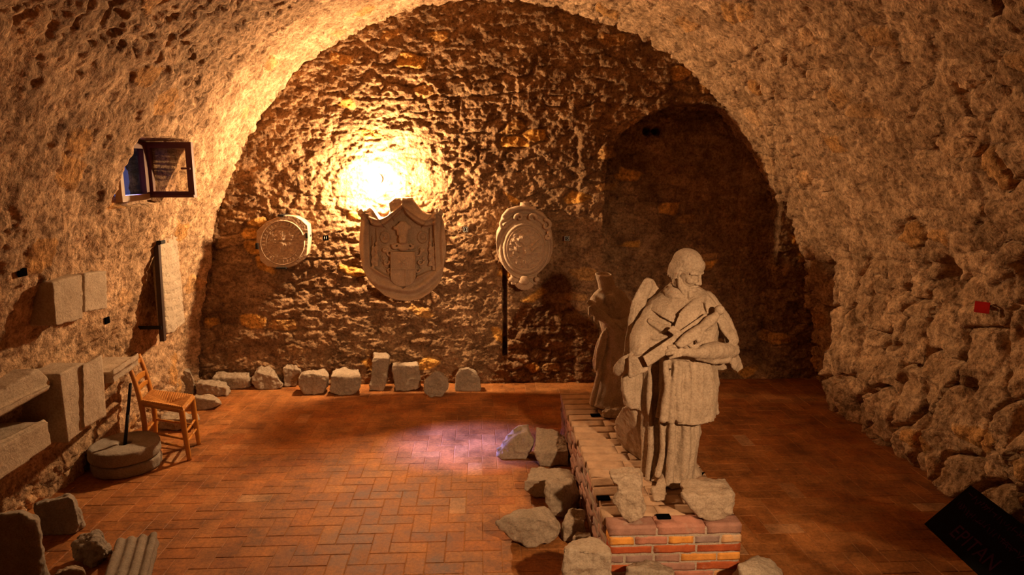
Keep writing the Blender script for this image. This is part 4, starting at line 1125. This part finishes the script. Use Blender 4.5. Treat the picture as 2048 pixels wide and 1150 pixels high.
def monk():
    g = Fig(3.95); S_ = g.S
    b0 = S_(1350, 940); root = empty('monk_statue', (b0.x, 3.95, PZ))
    tag(root, 'bearded stone monk statue holding a crucifix, at the front of the plinth', 'statue')
    # --- lower habit, tunic and torso
    def lower(bm):
        g.loft(bm, [(1320, 1394, 815, 0, .11), (1316, 1397, 840, 0, .12), (1317, 1395, 880, 0, .125), (1315, 1391, 912, 0, .13), (1308, 1386, 935, .0, .14), (1300, 1383, 954, .01, .155)], .17, 4, 2.0)
        g.caps(bm, [(1345, 850, .12, .022), (1343, 900, .135, .024), (1338, 965, .16, .028)]); g.caps(bm, [(1372, 850, .12, .026), (1372, 895, .125, .03), (1366, 955, .14, .03)])
        g.caps(bm, [(1324, 850, .08, .018), (1326, 905, .09, .018), (1316, 950, .11, .020)])
        g.hull(bm, [(1376, 905, -.02), (1398, 935, -.04), (1412, 958, -.06), (1376, 960, -.02), (1380, 965, .08), (1400, 950, .04)])
    g.part('lower_habit', lower, root)
    def tunic(bm):
        g.loft(bm, [(1326, 1418, 672, .02, .13), (1323, 1424, 700, .02, .14), (1323, 1429, 740, .02, .15), (1319, 1431, 780, .02, .155), (1315, 1430, 810, .02, .16), (1311, 1430, 829, .02, .165)], .13, 12, 2.6)
        for pts in ([(1334, 690, .06, .020), (1332, 735, .125, .020), (1336, 775, .145, .022), (1326, 838, .17, .026)], [(1364, 690, .08, .020), (1361, 735, .15, .020), (1356, 775, .17, .020), (1360, 838, .175, .024)],
                    [(1352, 690, .08, .014), (1350, 738, .152, .014), (1345, 790, .17, .016), (1342, 842, .18, .02)], [(1394, 690, .06, .03), (1392, 735, .12, .035), (1396, 780, .14, .04), (1392, 838, .15, .03)], [(1414, 690, .04, .03), (1416, 735, .08, .03), (1420, 790, .08, .032), (1424, 822, .06, .03)],
                    [(1428, 800, .0, .022), (1434, 825, .0, .016)]):
            g.caps(bm, pts)
        g.caps(bm, [(1426, 742, -.06, .03), (1430, 765, -.06, .028), (1427, 782, -.06, .02)])
    g.part('tunic', tunic, root, .006, .008, .07)
    def torso(bm):
        g.loft(bm, [(1340, 1398, 572, -.02, .08), (1316, 1418, 588, -.02, .11), (1298, 1432, 612, 0, .14), (1290, 1436, 645, .02, .15), (1296, 1432, 680, .03, .15), (1318, 1425, 712, .02, .14)], .05, 21, 2.2)
        g.hull(bm, [(1304, 606, .05), (1340, 630, .13), (1345, 660, .18), (1335, 694, .21), (1268, 702, .17), (1262, 686, .10), (1270, 650, .07), (1288, 616, .03), (1302, 604, -.04), (1270, 690, .0), (1330, 690, .0)])
        # flat folds pulled towards the cuff
        for a_, b_, c_ in (((1294, 636), (1322, 655), (1344, 652)), ((1282, 660), (1308, 672), (1338, 668)), ((1272, 684), (1300, 690), (1328, 682))):
            g.hull(bm, [(a_[0], a_[1], .10), (b_[0], b_[1], .165), (c_[0], c_[1], .19), (a_[0], a_[1] + 7, .12), (b_[0], b_[1] + 7, .19), (c_[0], c_[1] + 6, .205), (b_[0], b_[1] + 14, .17), (b_[0], b_[1] + 8, .08)])
    g.part('upper_habit', torso, root)
    # --- short shoulder cape and cowl
    def cape(bm):
        fr = lambda TH, TT: -.085 * np.clip(np.cos(TH + PI / 2 - .15), 0, 1) ** 2 * TT
        g.loft(bm, [(1345, 1396, 575, -.01, .085), (1325, 1408, 587, -.01, .12), (1302, 1423, 600, .0, .172), (1291, 1432, 613, .0, .208)], .05, 31, 2, zf=fr)
        ring = [(1363 + 31 * math.cos(a), 583 - 10 * math.sin(a) * -1, .085 * math.sin(a)) for a in np.linspace(0, 2 * PI, 20)]
        cap(bm, [S_(p[0], p[1], p[2]) for p in ring], .022, 10)
        ring = [(1365 + 25 * math.cos(a), 574 + 9 * math.sin(a), .075 * math.sin(a)) for a in np.linspace(0, 2 * PI, 20)]
        cap(bm, [S_(p[0], p[1], p[2]) for p in ring], .017, 10)
        g.hull(bm, [(1403, 583, .05), (1358, 626, .215), (1345, 660, .225), (1360, 664, .225), (1392, 642, .20), (1404, 620, .17), (1406, 592, .09), (1390, 590, .03), (1362, 640, .14), (1392, 630, .12)])
        g.hull(bm, [(1400, 580, .03), (1416, 590, .09), (1441, 616, .125), (1434, 640, .15), (1420, 642, .17), (1411, 618, .16), (1420, 600, .02), (1430, 630, .08)])
    g.part('shoulder_cape', cape, root, .006, .003)
    # --- sleeves
    def rsl(bm):
        g.caps(bm, [(1302, 628, .02, .05), (1290, 650, .06, .058), (1280, 680, .12, .068), (1280, 702, .17, .064)])
        g.hull(bm, [(1255, 716, .24), (1286, 709, .26), (1297, 741, .26), (1258, 757, .24), (1262, 700, .10), (1290, 698, .12), (1292, 735, .12), (1256, 745, .10)])
        g.sheet(bm, [[(1268, 700, .20), (1246, 712, .17), (1232, 728, .12), (1228, 738, .10)], [(1262, 712, .20), (1246, 726, .17), (1234, 742, .12), (1232, 746, .08)], [(1262, 735, .20), (1252, 748, .16), (1244, 752, .10), (1240, 752, .06)]], .022)
    g.part('sleeve', rsl, root, .006, .010, .085)
    def lsl(bm):
        g.caps(bm, [(1416, 598, -.03, .04), (1436, 626, .0, .045), (1454, 655, .02, .045), (1466, 680, .05, .036)])
        g.hull(bm, [(1402, 580, .03), (1422, 596, .06), (1445, 625, .08), (1477, 678, .07), (1474, 688, .07), (1462, 690, .10), (1440, 648, .12), (1420, 625, .12)])
        g.caps(bm, [(1468, 700, .05, .04), (1440, 700, .14, .05), (1412, 703, .20, .05), (1392, 706, .245, .034)])
        g.hull(bm, [(1462, 690, .07), (1477, 692, .03), (1486, 736, .03), (1475, 748, .05), (1466, 738, .07), (1456, 716, .10), (1470, 700, -.02), (1480, 738, .0)])
        g.hull(bm, [(1424, 712, .04), (1470, 698, .0), (1478, 734, .0), (1446, 742, .01), (1426, 738, .02), (1424, 712, .0), (1470, 700, -.03), (1440, 738, -.03)])
        g.hull(bm, [(1460, 684, .10), (1474, 694, .05), (1462, 720, .10), (1436, 722, .15), (1420, 690, .19), (1416, 718, .18), (1440, 684, .13)])
        g.caps(bm, [(1395, 714, .23, .022), (1425, 720, .16, .026), (1455, 719, .12, .022)])
    g.part('sleeve', lsl, root, .006, .013, .075)
    # --- cloak behind
    def cloak(bm):
        g.sheet(bm, [[(1312, 572, -.12), (1306, 560, -.09), (1296, 557, -.05), (1284, 575, -.02)], [(1312, 610, -.14), (1292, 600, -.12), (1276, 598, -.05), (1268, 606, .0)],
                     [(1312, 660, -.16), (1285, 650, -.12), (1270, 640, -.06), (1262, 638, .0)], [(1315, 710, -.16), (1280, 705, -.12), (1262, 702, -.06), (1252, 702, -.01)],
                     [(1318, 770, -.16), (1282, 770, -.12), (1262, 768, -.08), (1245, 765, -.04)], [(1318, 822, -.16), (1290, 820, -.13), (1268, 818, -.09), (1250, 812, -.06)]], .035, 44, 90)
        g.caps(bm, [(1296, 572, -.04, .030), (1284, 600, -.03, .028), (1276, 640, -.02, .022), (1266, 690, 0, .018)])
        g.hull(bm, [(1305, 563, -.10), (1320, 578, -.10), (1322, 650, -.10), (1292, 660, -.10), (1286, 592, -.09), (1318, 576, -.16), (1290, 640, -.16)])
        for k in range(4):
            g.caps(bm, [(1248 + k * 9, 745, -.03 - .012 * k, .014), (1250 + k * 8 + 3 * (k % 2), 785, -.03 - .012 * k, .015), (1262 + k * 5, 815, -.05, .013)], 8)
        g.loft(bm, [(1286, 1340, 720, -.10, .06), (1286, 1338, 780, -.10, .07), (1284, 1332, 850, -.09, .08), (1284, 1330, 910, -.08, .08), (1282, 1330, 948, -.06, .09)], .22, 41, 1.5)
        g.caps(bm, [(1304, 700, -.10, .016), (1300, 750, -.04, .016), (1298, 800, -.01, .018), (1302, 860, .0, .016), (1300, 910, .02, .018), (1294, 965, .03, .016)])
        g.hull(bm, [(1243, 816, -.25), (1228, 842, -.40), (1231, 872, -.47), (1245, 896, -.46), (1282, 910, -.36), (1290, 930, -.22), (1300, 800, -.12), (1262, 806, -.12), (1300, 870, -.35)])
        g.hull(bm, [(1282, 915, -.30), (1300, 940, -.12), (1370, 940, -.12), (1375, 915, -.35), (1300, 800, -.12), (1370, 800, -.12)])
    g.part('cloak', cloak, root, .0075)
    # --- the carved figure itself: head, neck, hand, foot (one surface)
    hc = S_(1374, 540, .05)
    f = Vector((.60, -.72, -.36)).normalized(); u = Vector((.18, -.20, 1)); u = (u - f * u.dot(f)).normalized(); r = f.cross(u).normalized()
    Rm = Matrix((r, f, u)).transposed(); k = 1.04
    Hd = lambda x, y, z: hc + (r * x + f * y + u * z) * k
    def E(bm, c, rad, s=3): ell(bm, Hd(*c), [q * k for q in rad], Rm, s)
    def body(bm):
        E(bm, (0, -.012, .035), (.074, .093, .086), 4); E(bm, (0, .030, -.035), (.056, .058, .078)); E(bm, (0, .045, .045), (.058, .045, .05))
        E(bm, (0, .045, -.085), (.036, .040, .032))
        for sx in (-1, 1):
            cap(bm, [Hd(sx * .010, .081, .016), Hd(sx * .032, .079, .021), Hd(sx * .054, .060, .012)], [.009 * k, .009 * k, .006 * k])
            E(bm, (sx * .036, .058, -.030), (.024, .026, .020)); E(bm, (sx * .031, .066, -.004), (.015, .013, .011)); cap(bm, [Hd(sx * .017, .078, -.008), Hd(sx * .031, .081, -.011), Hd(sx * .045, .070, -.008)], .0035)
            E(bm, (sx * .071, -.002, -.008), (.008, .016, .028)); cap(bm, [Hd(sx * .074, .010, .014), Hd(sx * .077, -.012, .014), Hd(sx * .077, -.013, -.010), Hd(sx * .072, .004, -.034)], .005)
            E(bm, (sx * .014, .094, -.036), (.010, .012, .009))
        cap(bm, [Hd(0, .082, .016), Hd(0, .094, -.008), Hd(0, .106, -.032)], [.008 * k, .009 * k, .011 * k])
        cap(bm, [Hd(-.018, .078, -.064), Hd(0, .090, -.063), Hd(.018, .078, -.064)], .007); cap(bm, [Hd(-.014, .080, -.075), Hd(0, .089, -.075), Hd(.014, .080, -.075)], .007)
        cap(bm, [hc - u * .05 - f * .02, S_(1368, 578, .0), S_(1362, 600, .0)], [.058, .062, .07])
        # his left hand closed round the foot of the cross
        ell(bm, S_(1368, 703, .265), (.036, .022, .028)); cap(bm, [S_(1392, 706, .24), S_(1376, 704, .262)], [.030, .027])
        for i, (bx, by, mx, my, tx, ty, rr) in enumerate(((1359, 695, 1348, 692, 1337, 694, .0095), (1357, 700, 1344, 699, 1332, 702, .010), (1358, 706, 1345, 706, 1333, 709, .0095), (1361, 711, 1350, 713, 1340, 716, .0085))):
            cap(bm, [S_(bx, by, .275), S_(mx, my, .30), S_(tx, ty, .292)], [rr, rr, rr * .85], 10)
        cap(bm, [S_(1374, 696, .27), S_(1364, 688, .295), S_(1353, 686, .305)], [.012, .011, .009], 10)
        # trunk and arm inside the habit
        cap(bm, [S_(1362, 600, .0), S_(1368, 650, .02), S_(1372, 720, .02), S_(1355, 850, .0), S_(1345, 930, .02), S_(1318, 978, .19)], [.06, .08, .075, .06, .045, .026])
        cap(bm, [S_(1364, 600, .0), S_(1414, 594, -.02), S_(1458, 660, .02), S_(1462, 696, .05), S_(1425, 704, .16), S_(1390, 706, .24)], [.06, .04, .035, .03, .03, .03])
        # bare foot at the hem
        g.hull(bm, [(1303, 973, .19), (1331, 973, .19), (1331, 980, .24), (1305, 981, .24), (1308, 1000, .30), (1329, 999, .30), (1300, 990, .17), (1333, 990, .17)])
        for q in range(5): cap(bm, [S_(1309 + q * 4.6, 990, .28), S_(1310 + q * 4.3, 1000 - abs(q - 1) * .8, .325)], .010, 8)
    g.part('figure', body, root, .004, .0018, .03, 1)
    def beard(bm):
        rng = random.Random(3)
        for q in range(15):
            t = -1 + 2 * q / 14
            x = t * .062; y0 = .06 - .055 * t * t
            cap(bm, [Hd(x, y0, -.040 - .028 * (1 - t * t)), Hd(x * .9, y0 + .026, -.085), Hd(x * .62, .074 + rng.uniform(-.008, .008), -.128 - .024 * (1 - abs(t)))], [.010, .014, .007], 8)
        for q in range(9):
            t = -1 + 2 * q / 8
            cap(bm, [Hd(t * .03, .078, -.080), Hd(t * .028, .092, -.115), Hd(t * .018, .088, -.155)], [.010, .012, .006], 8)
        for sx in (-1, 1):
            cap(bm, [Hd(0, .096, -.052), Hd(sx * .020, .088, -.056), Hd(sx * .040, .070, -.074)], [.008, .009, .006], 8)
            for q in range(9):
                a = q / 8
                y = -.070 + .066 * a
                xx = .074 * math.sqrt(max(.05, 1 - ((y + .012) / .098) ** 2))
                cap(bm, [Hd(sx * xx * .97, y, .045), Hd(sx * (xx + .004), y - .004, .0), Hd(sx * xx * .98, y - .004, -.048 - .012 * (q % 2))], [.007, .009, .006], 8)
        for q in range(7):
            t = -1 + q / 3; cap(bm, [Hd(t * .050, -.094 + .02 * t * t, .03), Hd(t * .052, -.096 + .02 * t * t, -.02), Hd(t * .046, -.084 + .02 * t * t, -.055)], [.009, .011, .008], 8)
    g.part('beard_and_hair', beard, root, .004, .002, .03, 1)
    # --- crucifix
    def cross(bm):
        g.hull(bm, [(1285, 713, .315), (1322, 688, .31), (1331, 710, .31), (1295, 734, .315), (1287, 713, .255), (1322, 690, .25), (1331, 710, .25), (1297, 734, .255)])
        g.hull(bm, [(1318, 691, .295), (1412, 626, .215), (1424, 643, .215), (1328, 708, .295), (1318, 691, .265), (1412, 626, .185), (1424, 643, .185), (1328, 708, .265)])
        g.hull(bm, [(1335, 661, .28), (1346, 651, .28), (1400, 692, .26), (1390, 702, .26), (1335, 661, .25), (1346, 651, .25), (1400, 692, .235), (1390, 702, .235)])
    cr = g.part('crucifix', cross, root, .0055, .0025, .04, 1)
    def corpus(bm):
        g.caps(bm, [(1439, 620, .235, .030)]); g.caps(bm, [(1436, 627, .235, .014), (1430, 633, .238, .024), (1418, 643, .255, .033), (1405, 653, .268, .023), (1395, 661, .28, .030)])
        g.caps(bm, [(1388, 664, .29, .026), (1372, 674, .305, .022), (1356, 688, .31, .015)]); g.caps(bm, [(1390, 670, .295, .024), (1376, 682, .31, .020), (1362, 692, .315, .014)])
        g.caps(bm, [(1416, 650, .27, .016), (1404, 660, .30, .015), (1397, 682, .30, .013)]); g.caps(bm, [(1430, 640, .235, .016), (1420, 655, .25, .014), (1408, 660, .28, .013)])
        for q in range(4): g.caps(bm, [(1404 + q * 3, 664 + q, .30, .008), (1393 + q * 4, 686 - q * 2, .29, .008)], 8)
    c2 = g.part('corpus', corpus, cr, .0045, .002, .03, 1)
monk()

def rear():
    g = Fig(5.26); S_ = g.S
    root = empty('headless_statue', (S_(1225, 800).x, 5.26, PZ)); tag(root, 'headless stone statue with a broken neck, behind the monk on the plinth', 'statue')
    def skirt(bm):
        g.loft(bm, [(1208, 1262, 645, .0, .12), (1205, 1266, 690, 0, .13), (1200, 1268, 740, 0, .14), (1194, 1266, 775, 0, .15), (1186, 1262, 797, 0, .16), (1180, 1258, 806, .02, .17)], .12, 51, 1.8)
        g.caps(bm, [(1204, 700, .06, .02), (1198, 750, .08, .022), (1184, 806, .12, .026)])
    g.part('lower_habit', skirt, root, .008)
    def torso(bm):
        g.loft(bm, [(1203, 1236, 576, 0, .06), (1197, 1252, 588, 0, .09), (1193, 1266, 608, 0, .11), (1196, 1268, 635, .02, .12), (1204, 1262, 662, .02, .12), (1208, 1260, 690, .02, .12)], .06, 61, 2)
        g.hull(bm, [(1212, 574, .04), (1228, 572, .0), (1246, 584, -.02), (1262, 600, -.02), (1270, 622, .0), (1272, 650, .03), (1258, 664, .10), (1224, 650, .15), (1204, 612, .13), (1200, 592, .06), (1228, 590, .10), (1250, 612, .10), (1216, 580, -.07), (1250, 600, -.09), (1262, 650, -.06)])
        for q in range(7): g.caps(bm, [(1214 + q * 2, 592, .10, .010), (1214 + q * 3.2, 606 + 5 * (q % 3), .13, .008)], 8)
    g.part('upper_habit', torso, root, .007)
    def fig(bm):
        a, b = S_(1216, 582), S_(1207, 548); d = (b - a)
        R = d.to_track_quat('Z', 'Y').to_matrix().to_4x4()
        n = 40; prof = [(0, -.05), (.075, -.05), (.064, .05), (.064, d.length), (.054, d.length + .004), (.046, d.length - .02), (0, d.length - .035)]
        vs = [[bm.verts.new(Matrix.Translation(a) @ R @ Vector((x * math.cos(2 * PI * k / n), x * math.sin(2 * PI * k / n), z + (.02 * math.cos(2 * PI * k / n + 2) if z > .1 else 0)))) for x, z in prof[1:-1]] for k in range(n)]
        for k in range(n):
            A_, B_ = vs[k], vs[(k + 1) % n]
            for i in range(len(prof) - 3): bm.faces.new((A_[i], A_[i + 1], B_[i + 1], B_[i]))
        bm.faces.new([v[0] for v in vs]); bm.faces.new([v[-1] for v in vs][::-1])
        for (hx, hy, w, sx) in ((1189, 622, .22, 1), (1200, 634, .20, 1)):
            ell(bm, S_(hx, hy, w), (.034, .024, .030))
            for q in range(4): cap(bm, [S_(hx - 5, hy - 5 + q * 3.5, w + .01), S_(hx - 11, hy - 6 + q * 3.6, w + .035), S_(hx - 10, hy - 1 + q * 3.6, w + .05)], [.010, .0095, .008], 8)
            cap(bm, [S_(1218, 590, 0), S_(1214, 612, .06), S_(hx, hy, w)], [.05, .04, .026])
            cap(bm, [S_(hx + 3, hy - 6, w), S_(hx - 2, hy - 11, w + .03), S_(hx - 7, hy - 10, w + .045)], [.012, .011, .009], 8)
        cap(bm, [S_(1214, 640, .14), S_(1201, 635, .19)], [.034, .026])
        cap(bm, [S_(1200, 600, .10), S_(1190, 620, .21)], [.034, .026])
    g.part('figure', fig, root, .006, .003, .04, 1)
    def slv(bm):
        g.caps(bm, [(1204, 586, .02, .045), (1192, 600, .10, .05), (1190, 612, .17, .042)])
        g.hull(bm, [(1214, 654, .12), (1200, 668, .10), (1190, 692, .06), (1184, 722, .03), (1186, 738, .04), (1192, 744, .06), (1203, 736, .08), (1212, 700, .10), (1217, 668, .12), (1200, 690, .0), (1196, 730, .0)])
        g.caps(bm, [(1206, 668, .12, .014), (1196, 700, .09, .014), (1192, 738, .07, .012)])
        g.caps(bm, [(1260, 640, .10, .035), (1240, 650, .16, .04), (1222, 645, .18, .036)])
    g.part('sleeve', slv, root, .007)
    def book(bm):
        g.hull(bm, [(1178, 598, .24), (1246, 664, .22), (1240, 674, .23), (1172, 606, .25), (1184, 600, .16), (1250, 660, .14), (1246, 670, .15), (1178, 610, .17)])
        g.hull(bm, [(1182, 600, .20), (1196, 590, .16), (1206, 598, .15), (1195, 612, .19)])
    g.part('long_tablet', book, root, .006, .003, .04, 1)
rear()
# ------------------------------------------------------------------ lights
WARM = (1.0, .64, .33)
def point(name, loc, watt, col, rad):
    l = bpy.data.lights.new(name, 'POINT'); l.energy = watt; l.color = col; l.shadow_soft_size = rad
    o = bpy.data.objects.new(name, l); COL.objects.link(o); o.location = loc; return o
# halogen wall lamp behind the large coat of arms
LP = atY(752, 358, YF - .18)
lamp = empty('wall_lamp', (LP.x, YF, LP.z))
tag(lamp, 'glaring halogen wall lamp glowing behind the large coat of arms', 'lamp')
bm = bmesh.new(); bmesh.ops.create_uvsphere(bm, u_segments=24, v_segments=14, radius=.055)
bmesh.ops.translate(bm, verts=bm.verts, vec=LP)
me = bpy.data.meshes.new('bulb'); bm.to_mesh(me); bm.free()
m, nt, b = newmat('glowing_bulb'); nt.nodes.remove(b)
em = nd(nt, 'ShaderNodeEmission'); em.inputs[0].default_value = (*WARM, 1); em.inputs[1].default_value = LAMP_STR
nt.links.new(em.outputs[0], nt.nodes['Material Output'].inputs[0])
link('bulb', me, m, lamp)
bm = bmesh.new()
bmesh.ops.create_cone(bm, cap_ends=True, segments=24, radius1=.05, radius2=.035, depth=.16, matrix=Matrix.Translation((LP.x, YF - .06, LP.z)) @ Matrix.Rotation(PI / 2, 4, 'X'))
me = bpy.data.meshes.new('socket'); bm.to_mesh(me); bm.free()
link('socket', me, M['iron'], lamp)
# a second lamp of the room, on the right, behind the viewer's shoulder
sl = bpy.data.lights.new('spot_lamp', 'SPOT'); sl.energy = SIDE_W; sl.color = (1.0, .62, .33); sl.shadow_soft_size = .05; sl.spot_size = math.radians(58); sl.spot_blend = 1
so = bpy.data.objects.new('spot_lamp', sl); COL.objects.link(so); so.location = (1.62, .55, 2.5)
so.rotation_euler = (Vector((.8, 4.0, .8)) - so.location).to_track_quat('-Z', 'Y').to_euler()
# daylight through the small window
al = bpy.data.lights.new('daylight', 'AREA'); al.shape = 'RECTANGLE'; al.size = .16; al.size_y = .16; al.energy = DAY_W; al.color = (.22, .24, 1.0); al.spread = math.radians(17)
ao = bpy.data.objects.new('daylight', al); COL.objects.link(ao)
tgt = atZ(905, 893, 0); src = Vector((-2.70, 5.27, 2.27)); d = (tgt - src).normalized()
ao.location = src - d * .35; ao.rotation_euler = d.to_track_quat('-Z', 'Y').to_euler()
w = bpy.data.worlds.new('world'); scene.world = w; w.use_nodes = True
bg = w.node_tree.nodes['Background']; bg.inputs[0].default_value = (.10, .13, .42, 1); bg.inputs[1].default_value = .5
vs = scene.view_settings; vs.view_transform = 'Standard'; vs.look = 'None'; vs.gamma = 1; vs.use_curve_mapping = False; vs.exposure = EXPO
